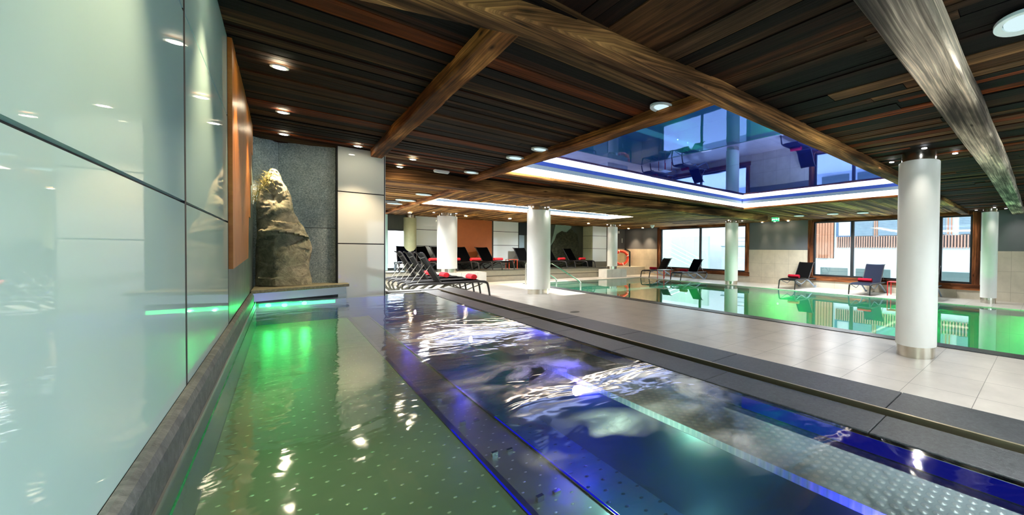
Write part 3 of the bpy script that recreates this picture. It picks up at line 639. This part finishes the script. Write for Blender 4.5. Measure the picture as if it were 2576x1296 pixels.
def make_towel(m, label, L=.44, r=.075):
    bm = bm_new(); n = 70; turns = 3.6; pr = []
    for i in range(n+1):
        u = i/n; a = u*turns*2*PI; rr = .012+(r-.012)*u; pr.append((rr*math.cos(a), rr*math.sin(a)+r))
    th = (r-.012)/turns*.72; sec = []
    for i, (x, z) in enumerate(pr):
        cx, cz = x, z-r; q = math.hypot(cx, cz) or 1; sec.append(((x, z), (x-cx/q*th, z-cz/q*th)))
    ks = [-.5, -.47, -.25, 0, .25, .47, .5]; cols = []
    for kk, k in enumerate(ks):
        cols.append([[bm.verts.new((p[0]*(1 if abs(k) < .48 else .96), k*L, (p[1]-r)*(1 if abs(k) < .48 else .96)+r)) for p in s2] for s2 in sec])
    for A, Bq in zip(cols, cols[1:]):
        for i in range(n):
            bm.faces.new((A[i][0], A[i+1][0], Bq[i+1][0], Bq[i][0])); bm.faces.new((A[i][1], Bq[i][1], Bq[i+1][1], A[i+1][1]))
        bm.faces.new((A[n][0], A[n][1], Bq[n][1], Bq[n][0])); bm.faces.new((A[0][0], Bq[0][0], Bq[0][1], A[0][1]))
    for C, f in ((cols[0], 1), (cols[-1], -1)):
        for i in range(n): q = (C[i][0], C[i][1], C[i+1][1], C[i+1][0]); bm.faces.new(q if f > 0 else q[::-1])
    # soft core
    for s in range(8): pass
    tube(bm, [(0, -.49*L, r), (0, .49*L, r)], .014, 8)
    return tag(obj('rolled_towel', bm, m, smooth=True), label, 'towel')
used = {}
def place(proto, loc, rz, sc, label, group):
    if proto.name not in used: used[proto.name] = 1; o = proto; o.location = loc; o.rotation_euler = (0, 0, rz)
    else: o = dup(proto, loc, rz)
    o.scale = (sc, sc, sc); o['label'] = label; o['group'] = group; return o
LB = make_lounger(M_SLING, M_FRAMEB, M_FRAMEB, 'x'); LG = make_lounger(M_SLING, M_FRAMEB, M_FRAMEG, 'x'); LN = make_lounger(M_SLINGN, M_FRAMEB, M_FRAMEG, 'x')
LO = make_lounger(M_SLING, M_FRAMEB, M_FRAMEO, 'x')
TL = make_towel(M_TOWEL, 'x'); TD = make_towel(M_TOWELD, 'x')
G1 = 'black loungers behind the whirlpool'; G2 = 'loungers in front of the windows'; G3 = 'black loungers on the rear platform'
GT = 'rolled red towels on the loungers'
def towel(proto, base, lx, sc, label, lrz=0, ly=0):
    m = Matrix.Rotation(base.rotation_euler.z, 4, 'Z'); p = Vector(base.location) + m @ Vector((lx*sc, ly*sc, .385*sc))
    return place(proto, p, base.rotation_euler.z+lrz, sc, label, GT)
sc = 1.12
for k, (y, lab, tlab, tx, txx) in enumerate(((13.3, 'black sun lounger nearest the whirlpool coping', 'red rolled towel on the nearest black lounger, rightmost of the front three', .66, 0), (14.75, 'black sun lounger, second back from the whirlpool coping', 'pale red rolled towel on the second black lounger behind the whirlpool', .42, 0), (16.2, 'black sun lounger, third back from the whirlpool coping', 'red rolled towel behind the raised backrest of the nearest black lounger', .42, 0))):
    o = place(LO, (3.31, y, 0), 0, sc, lab, G1); o.scale = (1.12, 1.25, 1.42); tw = towel(TL, o, tx+(-.05, -.14, -.25)[k], sc, tlab); tw.scale = (1.25, 1.25, 1.25); tw.location.z = .383*1.42
sc = 1.12
def xloc(px, py, z=0): return onz(px, py, z)
specs = [(LG, 16.85, 14.95, 'black lounger with pale seen-through back beside the ring buoy', 'dark red rolled towel on the lounger beside the ring buoy', 'wall'),
         (LN, 14.25, 14.85, 'navy lounger in front of the left window', 'dark red rolled towel on the navy lounger before the left window', ''),
         (LG, 7.9, 15.05, 'black lounger with silver legs left of the right window', 'dark red rolled towel on the silver legged lounger by the tiled wall', ''),
         (LN, 5.0, 15.1, 'navy lounger with silver legs in front of the right window', 'dark red rolled towel on the navy lounger before the right window', ''),
         (LN, 3.15, 15.15, 'navy lounger mostly hidden behind the big foreground column', None, '')]
for pr_, y, x, lab, tl, _ in specs:
    o = place(pr_, (x, y, 0), PI, sc, lab, G2)
    if tl: towel(TD, o, .42, sc, tl)
# rear platform row
M_REAR = []
sc = 1.12
rear = [(1068, 'first black lounger from the left on the rear platform, under the white panels'), (1117, 'black lounger half hidden by the column before the orange panel'),
        (1170, 'black lounger in front of the middle of the orange panel'), (1227, 'black lounger in front of the right edge of the orange panel'),
        (1388, 'black lounger on the rear platform touching the right side of the central column'), (1440, 'rightmost black lounger on the rear platform, before the dark niche')]
tls = ['first red rolled towel from the left on the rear platform', 'red rolled towel just right of the column before the orange panel', 'red rolled towel against the right part of the orange panel', 'red rolled towel in front of the white panels right of the orange one', 'red rolled towel beside the right edge of the central column, on a rear lounger', 'rightmost red rolled towel on the rear platform']
for (px, lab), tl in zip(rear, tls):
    p = ony(px+9, 655, 20.35)
    o = place(LB, (p.x, 20.35, .5), math.radians(-66), sc, lab, G3); towel(TL, o, .38, sc, tl)
p = ony(1326, 655, 20.5); place(LB, (p.x, 20.5, .5), math.radians(-75), sc, 'dark lounger on the rear platform just left of the central column', G3)
p = ony(1026, 655, 20.2); place(LN, (p.x, 20.2, .5), math.radians(-95), sc, 'dark lounger seen from its foot end, in front of the slim greenish column', G3)
# red side tables
def side_table(x, y, z, m, label, sc=1., w=.5, rz=0, top=None):
    e = empty('side_table', (x, y, z), rz, label=label, cat='side table'); h = .46*sc; a = w/2
    for sx in (-1, 1):
        for sy in (-1, 1): bm = bm_new(); tube(bm, [(sx*a, sy*a, 0), (sx*a, sy*a, h-.02)], .017, 8); obj('leg', bm, m, e, smooth=True)
    obj('table_top', B((-a-.02, a+.02, -a-.02, a+.02, h-.02, h)), top or m, e, bevel=.006)
    return e
side_table(14.15, 15.55, 0, M_RED, 'red side table between the two loungers by the left window', 1.1, .5, top=M_WPL)
side_table(15.0, 4.05, 0, M_RED, 'red side table beside the navy lounger, cut off by the big column', 1.1, .42)
p = ony(1287, 655, 20.3); side_table(p.x, 20.3, .5, M_REDO, 'orange red side table on the rear platform, left of the central column', 1.1, .4)
# ------------------------------------------------------------------ ring buoy
bc = ony(1582, 664, 20.9); e = empty('ring_buoy', (bc.x-.62, 20.9, .5), label='orange red ring buoy leaning in the tiled corner', cat='ring buoy'); R0 = .44
e.rotation_euler = (0, 0, math.radians(-40))
tl_ = math.radians(8)
def bpt(a, r, dy=0.): return (r*math.cos(a), math.sin(tl_)*r*math.sin(a)+dy, R0+.1+r*math.sin(a))
bm = bm_new(); tube(bm, [bpt(k*2*PI/40, R0) for k in range(40)], .1, 12, closed=True); obj('buoy_ring', bm, M_BUOY, e, smooth=True)
for k in range(4): bm = bm_new(); tube(bm, [bpt(.3+k*PI/2+q*.05, R0) for q in (-1, 0, 1)], .106, 12); obj('band', bm, M_WPL, e, smooth=True)
bm = bm_new()
for k in range(4):
    a0 = .3+k*PI/2; tube(bm, [bpt(a0+u*PI/2, R0+.1-.05*math.sin(u*PI), -.075) for u in (0, .2, .4, .6, .8, 1)], .011, 5)
obj('grab_rope', bm, M_ROPE, e, smooth=True)
tag(obj('stair_rail', (lambda b: (tube(b, [(14.75, 19.9, 1.62), (15.12, 19.9, 1.45), (15.12, 19.9, .5)], .055, 8), b)[1])(bm_new()), M_FRAME, smooth=True), 'black bent handrail post between the column and the ring buoy', 'handrail')
# ------------------------------------------------------------------ rear wall dressing (seen as flat panels)
def rpanel(px0, px1, m, label, zs_, y=YB-.02, nm='glass_panel', cat='wall panel'):
    x0, x1 = ony(px0, 600, y).x, ony(px1, 600, y).x; e = empty('wall_panelling', (x0, y, 0), label=label, cat=cat)
    obj('backing', B((0, x1-x0, 0, .018, zs_[0], zs_[-1])), M_BLACK, e)
    for a, b in zip(zs_, zs_[1:]): obj(nm, B((.015, x1-x0-.015, -.02, -.001, a+.012, b-.012)), m, e)
    return e
rpanel(1042, 1142, M_GLASSP, 'white glass panelling left of the orange panel', [.85, 1.62, 2.38, H])
rpanel(1143, 1238, M_ORANGE2, 'plain orange wall panel behind the rear loungers', [.85, H], nm='orange_panel')
rpanel(1240, 1304, M_GLASSP, 'white glass panelling right of the orange panel', [.85, 1.72, 2.45, H])
rpanel(962, 976, M_GLASSW, 'narrow pale panel strip at the far left beside the white pillar', [.5, H])
tag(obj('black_panel', B((ony(1305, 600, YB).x, ony(1332, 600, YB).x, YB-.05, YB-.01, 2.3, H)), M_BLACK), 'black panel beside the central column, above the pale strip', 'wall panel')
tag(obj('pale_panel', B((ony(1305, 600, YB).x, ony(1318, 600, YB).x, YB-.05, YB-.01, 1.5, 2.3)), plain('pale_blue_panel', (150, 170, 180), .3)), 'pale blue strip between white panelling and central column', 'wall panel')
# boxed pillar on the rear platform
x0, x1 = ony(1491, 600, YB-1.1).x, ony(1526, 600, YB-1.1).x
e = empty('glass_clad_pillar', (x0, YB-1.1, .5), label='square pillar clad in white glass on the rear platform, beside the right plinth column', cat='pillar')
obj('pillar_core', B((0, x1-x0, .02, 1.08, 0, 2.5)), M_BLACK, e)
for a, b in ((.32, 1.12), (1.12, 1.9), (1.9, 2.49)):
    obj('glass_panel', B((.01, x1-x0-.01, 0, .019, a+.01, b-.01)), M_GLASSP, e)
    obj('glass_panel', B((-.02, -.001, .02, 1.08, a+.01, b-.01)), plain('olive_glass', (190, 192, 150), .15), e)
obj('pillar_foot', B((.0, x1-x0, -.01, .018, 0, .32)), plain('pillar_foot_grey', (110, 108, 92), .5), e)
# dark niche with a rock and pale slanted panel
xa, xb = ony(1380, 600, YB-.03).x, ony(1491, 600, YB-.03).x
tag(obj('niche_panel', B((xa, ony(1491, 600, YB-1.1).x-.06, YB-.04, YB-.01, .5, H)), plain('dark_olive_panel', (64, 66, 52), .25)), 'dark olive glossy panel behind the rightmost rear loungers', 'wall panel')
def flat(poly_px, y, th, m, nm, label, cat):
    bm = bm_new(); P = [ony(a, b, y) for a, b in poly_px]; A = [bm.verts.new(p_) for p_ in P]; Bv = [bm.verts.new(p_+Vector((0, th, 0))) for p_ in P]; n = len(P)
    bm.faces.new(A); bm.faces.new(Bv[::-1])
    for i in range(n): bm.faces.new((A[i], A[(i+1) % n], Bv[(i+1) % n], Bv[i]))
    return tag(obj(nm, bm, m), label, cat)
flat([(1386, 618), (1398, 564), (1420, 563), (1438, 570), (1432, 586), (1413, 582), (1400, 596)], YB-.1, .06, plain('pale_green_panel', (128, 150, 130), .3), 'slanted_panel', 'pale green slanted wall piece above the dark rock relief', 'wall panel')
# rock relief: real bulging mesh
bm = bm_new(); out = [(1386, 640), (1392, 612), (1400, 590), (1413, 581), (1424, 586), (1436, 574), (1452, 590), (1457, 622), (1461, 662)]; y_ = YB-.12
P = [ony(a, b, y_) for a, b in out]; base = [Vector((p_.x, y_, .52)) for p_ in P]; prev = None
for u in range(13):
    row = []
    for i, (t_, b_) in enumerate(zip(P, base)):
        q = b_.lerp(t_, u/12); k = math.sin(PI*i/(len(P)-1))*math.sin(PI*(.25+.7*u/12)/1.)
        q = q.copy(); q.y -= .14*max(0, k)+.05*noise.noise(q*2.3); row.append(bm.verts.new(q))
    if prev:
        for a, b, c, d in zip(prev, prev[1:], row[1:], row): bm.faces.new((a, b, c, d))
    prev = row
bmesh.ops.solidify(bm, geom=bm.faces[:], thickness=-.05)
tag(obj('rock_relief', bm, stone('dark_olive_rock', (58, 60, 44), (104, 104, 78), 9, .7, .8)), 'dark olive rock relief behind the rightmost rear lounger', 'rock')
# ------------------------------------------------------------------ ceiling fittings
M_LENS = glow('warm_bulb', (255, 240, 205), 25); M_TRIMW = plain('white_enamel', (226, 240, 240), .4, var=.02)
sp_cols = (1, .74, .46)
spots = [(-.005, 1.5, 'over the kerb nearest the camera'), (-.005, 3.1, 'over the kerb, before the three in the row'), (-.01, 4.65, 'largest bright downlight above the orange panel'), (.01, 6.17, 'second bright downlight beside the orange panel'), (.02, 7.35, 'downlight above the boulder'), (.74, 7.36, 'downlight in front of the white glass pillar'),
         (1.45, 7.72, 'downlight right of the white glass pillar'), (1.43, 8.62, 'small downlight before the thick dark beam'), (3.55, 19.4, 'downlight over the far left rear lounger'), (5.5, 19.1, 'downlight over the orange panel'), (7.3, 18.9, 'downlight over the right white panelling'), (11.2, 18.4, 'downlight over the dark niche'), (15.3, 20.3, 'downlight on the grey wall above the ring buoy'), (15.35, 18.9, 'downlight on the grey wall before the left window')]
pe = None
for i, (x, y, lab) in enumerate(spots):
    e = empty('downlight', (x, y, H-.02), label=('bright recessed '+lab) if lab.startswith('downlight') else ('recessed spotlight, '+lab), cat='downlight', group='small recessed downlights')
    rr = .04 if y < 9 else .06
    bm = bm_new(); lathe(bm, [(rr*1.35, -.022), (rr*1.35, -.012), (rr, -.012), (rr, -.022)], seg=24); obj('trim_ring', bm, M_TRIMW, e)
    bm = bm_new(); lathe(bm, [(rr*.9, -.024), (rr*.9, -.02)], seg=20); obj('bulb_lens', bm, M_LENS, e)
    far = y > 9
    lamp('SPOT', (0, 0, -.05), (60 if far else 26) if i not in (4,) else 48, sp_cols, e, .03, (44 if i == 4 else 75) if not far else 95, .8, (-.25, .5, -1) if i == 4 else (0, 0, -1))
for k, y in enumerate((10.3, 9.6, 8.9)):
    e = empty('downlight', (15.62, y-.1, H-.02), label=('left', 'middle', 'right')[k]+' of three small downlights washing the grey wall between the windows', cat='downlight', group='small recessed downlights')
    bm = bm_new(); lathe(bm, [(.04, -.024), (.04, -.02)], seg=20); obj('bulb_lens', bm, M_LENS, e); lamp('SPOT', (0, 0, -.05), 9, sp_cols, e, .02, 44, .8, (.12, 0, -1))
for (cx, cy, cr, lab) in ((6.37, 1.43, .45, 'the large foreground column'), (5.98, 12.98, .42, 'the central column'), (14.25, 10.98, .5, 'the column at the far pool edge'), (15.05, 1.36, .4, 'the far right column'), (c1.x, 18.6, .55, 'the column before the orange panel'), (c2.x, 18.45, .5, 'the column beside the ring buoy')):
    for k, (a, w_) in enumerate(((200, 'on the near left of '), (290, 'on the near right of '), (70, 'behind '))):
        a = math.radians(a); e = empty('downlight', (cx+cr*math.cos(a), cy+cr*math.sin(a), H-.02), label='tiny silver downlight '+w_+lab, cat='downlight', group='small recessed downlights')
        bm = bm_new(); lathe(bm, [(.035, -.024), (.035, -.019)], seg=16); obj('bulb_lens', bm, glow('cool_bulb', (240, 246, 255), 4), e)
        lamp('SPOT', (0, 0, -.05), 9, (1, .93, .84), e, .02, 120, 1.0, (math.cos(a)*.5, math.sin(a)*.5, -1))
for k, y in enumerate((-1.4, -3.2)):
    e = empty('downlight', (.0, y, H-.02), label='unseen added light over the kerb, '+('just' if k == 0 else 'well')+' behind the camera', cat='downlight', group='added lights behind the camera')
    bm = bm_new(); lathe(bm, [(.04, -.024), (.04, -.019)], seg=16); obj('bulb_lens', bm, M_LENS, e); lamp('SPOT', (0, 0, -.05), 170, (1, .97, .92), e, .03, 150, .9)  # lamps added out of view to brighten the left glass wall
discs = [(2.61, 2.92, .125, 'large white round ceiling vent nearest the long beam corner'), (2.54, 5.49, .12, 'white round ceiling vent, nearer of the close pair by the orange brown beam'), (2.52, 6.31, .135, 'flat white round ceiling disc, farther of the close pair by the orange brown beam'), (2.44, 8.15, .12, 'white round ceiling disc before the thick dark beam'),
         (3.13, .14, .15, 'pale round ceiling disc cut by the right picture edge'), (2.6, 12.54, .18, 'white round ceiling disc, nearest of the rear left row'), (2.55, 14.49, .25, 'largest white round ceiling disc of the rear left row'), (2.5, 15.86, .2, 'white round ceiling disc, third of the rear left row'), (2.3, 18.67, .24, 'farthest white round ceiling disc of the rear left row'),
         (3.1, -2.6, .15, 'unseen added ceiling disc behind the camera, nearest the whirlpool'), (8.9, -1.2, .15, 'unseen added ceiling disc behind the camera, over the pool edge'), (5.6, -1.6, .15, 'unseen added ceiling disc behind the camera, over the deck'), (12.4, -1.5, .15, 'unseen added ceiling disc behind the camera, over the pool'),  # unseen discs, added to light the near deck
         (13.73, 7.26, .2, 'white round ceiling disc left of the three near the right window'), (13.77, 5.91, .2, 'white round ceiling disc in the middle of the three near the right window'), (13.98, 4.9, .2, 'white round ceiling disc right of the three near the right window'), (8.9, 18.7, .2, 'white round ceiling disc above the rear panelling by the central column')]
M_DISC = glow('added_disc_glow', (206, 232, 236), .22)  # glow added to the centres of unlit ceiling discs
for x, y, r, lab in discs:
    e = empty('ceiling_disc', (x, y, H-.02), label=lab, cat='ceiling vent', group='white round ceiling discs')
    bm = bm_new(); lathe(bm, [(r*.68, -.008), (r*.70, -.02), (r, -.028), (r, -.008)], seg=40); obj('rim', bm, M_TRIMW, e, smooth=True)
    bm = bm_new(); lathe(bm, [(r*.66, -.009), (r*.64, -.022)], seg=40); obj('diffuser', bm, M_DISC, e, smooth=True)
    if y > 10 or x > 10 or y < 1: lamp('SPOT', (0, 0, -.06), 110 if y > 1 else 50, (.93, .97, 1), e, .1, 160, .6)  # spots added under the discs to brighten the floor
tag(obj('floor_drain', (lambda b: (lathe(b, [(.11, 0), (.11, .004)], (onz(1446, 785).x, onz(1446, 785).y, 0), 24), b)[1])(bm_new()), M_FRAMEO), 'small round floor drain in the tiles, left of the pool', 'drain')
e = empty('emergency_light', (2.02, 8.42, H-.03), 0, 'white rectangular emergency light on the ceiling, before the thick dark beam', 'emergency light')
obj('housing', B((-.12, .12, -.05, .05, -.035, 0)), M_WPL, e, bevel=.008); obj('diffuser', B((-.11, .11, -.042, .042, -.05, -.036)), M_TRIMW, e, bevel=.005)
for x, y, lab in ((2.2, 15.4, 'dark square ceiling grille among the rear left discs'), (2.0, 17.2, 'dark square ceiling grille beyond the first, rear left')):
    tag(obj('ceiling_grille', B((x-.3, x+.3, y-.45, y+.45, H-.04, H-.0301)), M_BLACK), lab, 'ceiling grille')
# exit sign
ex = ony(1950, 553, 7.4); e = empty('exit_sign', (13.35, 7.95, 2.62), math.radians(0), 'green illuminated exit sign hanging by the cut end of the thick beam', 'exit sign')
ex = onz(1951, 560, 2.72)
pq = onx(1951, 552, 14.2); e.location = (pq.x, pq.y, pq.z-.08); dv = Vector((0, 0, 0))-pq; e.rotation_euler = (0, 0, math.atan2(dv.y, dv.x)+PI/2)
M_EXG = glow('exit_green', (30, 170, 90), .8); M_EXW = glow('exit_white', (240, 255, 245), 1.0)
obj('sign_plate', B((-.16, .16, -.012, .012, 0, .16)), M_EXG, e)
bm = B((-.12, -.075, -.018, -.013, .05, .11), (-.07, -.02, -.018, -.013, .045, .06), (-.06, -.035, -.018, -.013, .06, .115), (.03, .1, -.018, -.013, .07, .09))
v_ = [bm.verts.new(c) for c in ((.0, -.0155, .08), (.035, -.0155, .12), (.035, -.0155, .04))]; bm.faces.new(v_); box(bm, -.145, -.135, -.018, -.013, .03, .13); box(bm, .125, .145, -.018, -.013, .03, .13)
obj('sign_pictogram', bm, M_EXW, e); obj('hanger', B((-.01, .01, -.01, .01, .16, 3.0-.03-e.location.z), (-.2, .0, -.03, .03, 2.97-e.location.z-.03, 2.97-e.location.z)), M_WPL, e)
# camera dome
p = onz(1640, 568, H-.05); e = empty('dome_camera', (14.0, 16.4, H-.03), 0, 'small white dome camera on the ceiling, left of the left window', 'security camera')
bm = bm_new(); lathe(bm, [(.12, 0), (.12, -.06), (.09, -.09)], seg=20); obj('housing', bm, M_WPL, e, smooth=True); bm = bm_new(); lathe(bm, [(.08, -.091), (.07, -.14), (.03, -.17)], seg=20); obj('dome', bm, M_TRIMW, e, smooth=True)
tag(obj('wall_switch', B((15.62, 15.68, YB-.05, YB-.016, 2.05, 2.35)), M_WPL), 'thin white fitting on the grey rear wall near the corner', 'wall fitting')
tag(obj('wall_detector', B((15.28, 15.42, YB-.08, YB-.001, 2.68, 2.84)), M_WPL, bevel=.02), 'small white detector high on the grey rear wall', 'detector')
# ------------------------------------------------------------------ outside the windows
XE = 23.0
struct('street', B((XWIN+.31, 60, -30, 60, -.3, -.1)), plain('pale_paving', (226, 226, 222), .8))
struct('terrace_front', B((-30, 40, -30, Y0-.31, -.3, -.1)), plain('pale_paving_front', (220, 220, 216), .8))
struct('terrace_rear', B((-20, 15, YB+.31, 50, -.3, -.1)), plain('pale_paving_rear', (226, 226, 222), .8))
M_RENDER = plain('white_render', (186, 194, 200), .9, var=.02, sc=2)
def ex_pt(px, py): q = onx(px, py, XE); return q.y, q.z
b1 = empty('building', (XE, 6, -.1), label='white building across the street with timber slats and grey shutters', cat='building')
def bp(nm, bm, m):
    o = obj(nm, bm, m, b1); o.location = (-XE, -6, .1); return o
bp('facade', B((XE+.02, XE+.5, -14, 12.3, -.1, 9.5)), M_RENDER)  # unseen upper part made tall to keep sun off the right window
M_SLAT = plain('larch_slats', (158, 108, 82), .7, var=.12, sc=20)
M_DARK = plain('dark_backing_wood', (52, 36, 32), .8)
bp('slat_backing', B((XE-.03, XE+.02, 9.75, 11.1, 1.2, 4.6)), M_DARK)
bm = bm_new(); y = 9.78
while y < 11.05: box(bm, XE-.09, XE-.031, y, y+.15, 1.2, 4.6); y += .185
o = bp('timber_slats', bm, M_SLAT)
bm = bm_new(); y = 9.85
while y < 11.0: box(bm, XE-.09, XE-.032, y-.1, y-.06, 1.2, 1.24); y += .2
bm.free()
bm = bm_new(); y = -4.0
while y < 9.5: box(bm, XE-.1, XE-.03, y, y+.06, 1.84, 2.52); y += .135
o = bp('slat_band', bm, plain('pink_slats', (168, 130, 114), .7)); bp('band_backing', B((XE-.02, XE+.019, -4, 9.6, 1.9, 2.5)), plain('band_grey', (76, 74, 80), .8))  # grey board behind the slat band
M_SHUT = tile_mat('grey_blue_louvres', 30, .085, 0, 0, (112, 132, 148), .6, 'yz', .02, (76, 92, 106))
for a, b in ((7.45, 8.5), (6.05, 7.15), (3.9, 4.9), (1.2, 3.3), (-2, .4)): bp('shutter', B((XE-.07, XE-.031, a, b, 2.55, 4.2)), M_SHUT)
for a in (7.2, 7.32, 5.6, 5.75, 5.9, 3.6, 3.75, .7, .9): bp('upright_slat', B((XE-.09, XE-.03, a, a+.05, 2.55, 4.4)), M_SLAT)
bp('window_frame', B((XE-.06, XE+.03, 8.65, 8.75, 2.5, 3.7), (XE-.06, XE+.03, 9.5, 9.62, 2.5, 3.7), (XE-.06, XE+.03, 8.75, 9.5, 2.5, 2.58)), plain('window_frame_blue', (64, 92, 124), .5))
bp('basement_window', B((XE-.03, XE+.019, 8.9, 10.6, .1, .62), (XE-.03, XE+.019, 6.5, 8.4, .1, .62), (XE-.03, XE+.019, 2.5, 5.5, .1, .62)), plain('basement_glass', (84, 104, 104), .2))
# building seen through the left window
b2 = empty('building', (24.5, 18, -.1), label='pale building with a terrace and stair, seen through the left window', cat='building')
def bp2(nm, bm, m):
    o = obj(nm, bm, m, b2); o.location = (-24.5, -18, .1); return o
bp2('facade', B((25.0, 25.5, 13, 34, -.1, 4.5)), M_RENDER); bp2('terrace', B((24.0, 24.9, 13.2, 19.5, -.1, 1.95)), plain('pale_terrace', (160, 174, 184), .9))
bp2('terrace_edge', B((23.95, 24.9, 13.2, 19.55, 1.951, 2.0)), plain('edge_blue', (90, 116, 126), .7))
bm = bm_new(); tube(bm, [(24.1, 13.3, 2.62), (24.1, 18.6, 2.62)], .02, 6); tube(bm, [(24.1, 13.3, 2.35), (24.1, 18.6, 2.35)], .012, 6)
for y in (13.4, 16, 18.4): tube(bm, [(24.1, y, 2.0), (24.1, y, 2.6)], .018, 6)
bp2('railing', bm, plain('railing_grey', (50, 66, 72), .5))
bm = bm_new()
for k in range(4): tube(bm, [(22.6, 24.2, 2.3-k*.38), (22.6, 20.4, .9-k*.3)], .025, 6)
bp2('stair_railing', bm, M_WPL)
bp2('stair_wall', B((22.8, 23.0, 19.9, 26, -.1, 2.75)), plain('pale_green_wall', (146, 168, 160), .9))
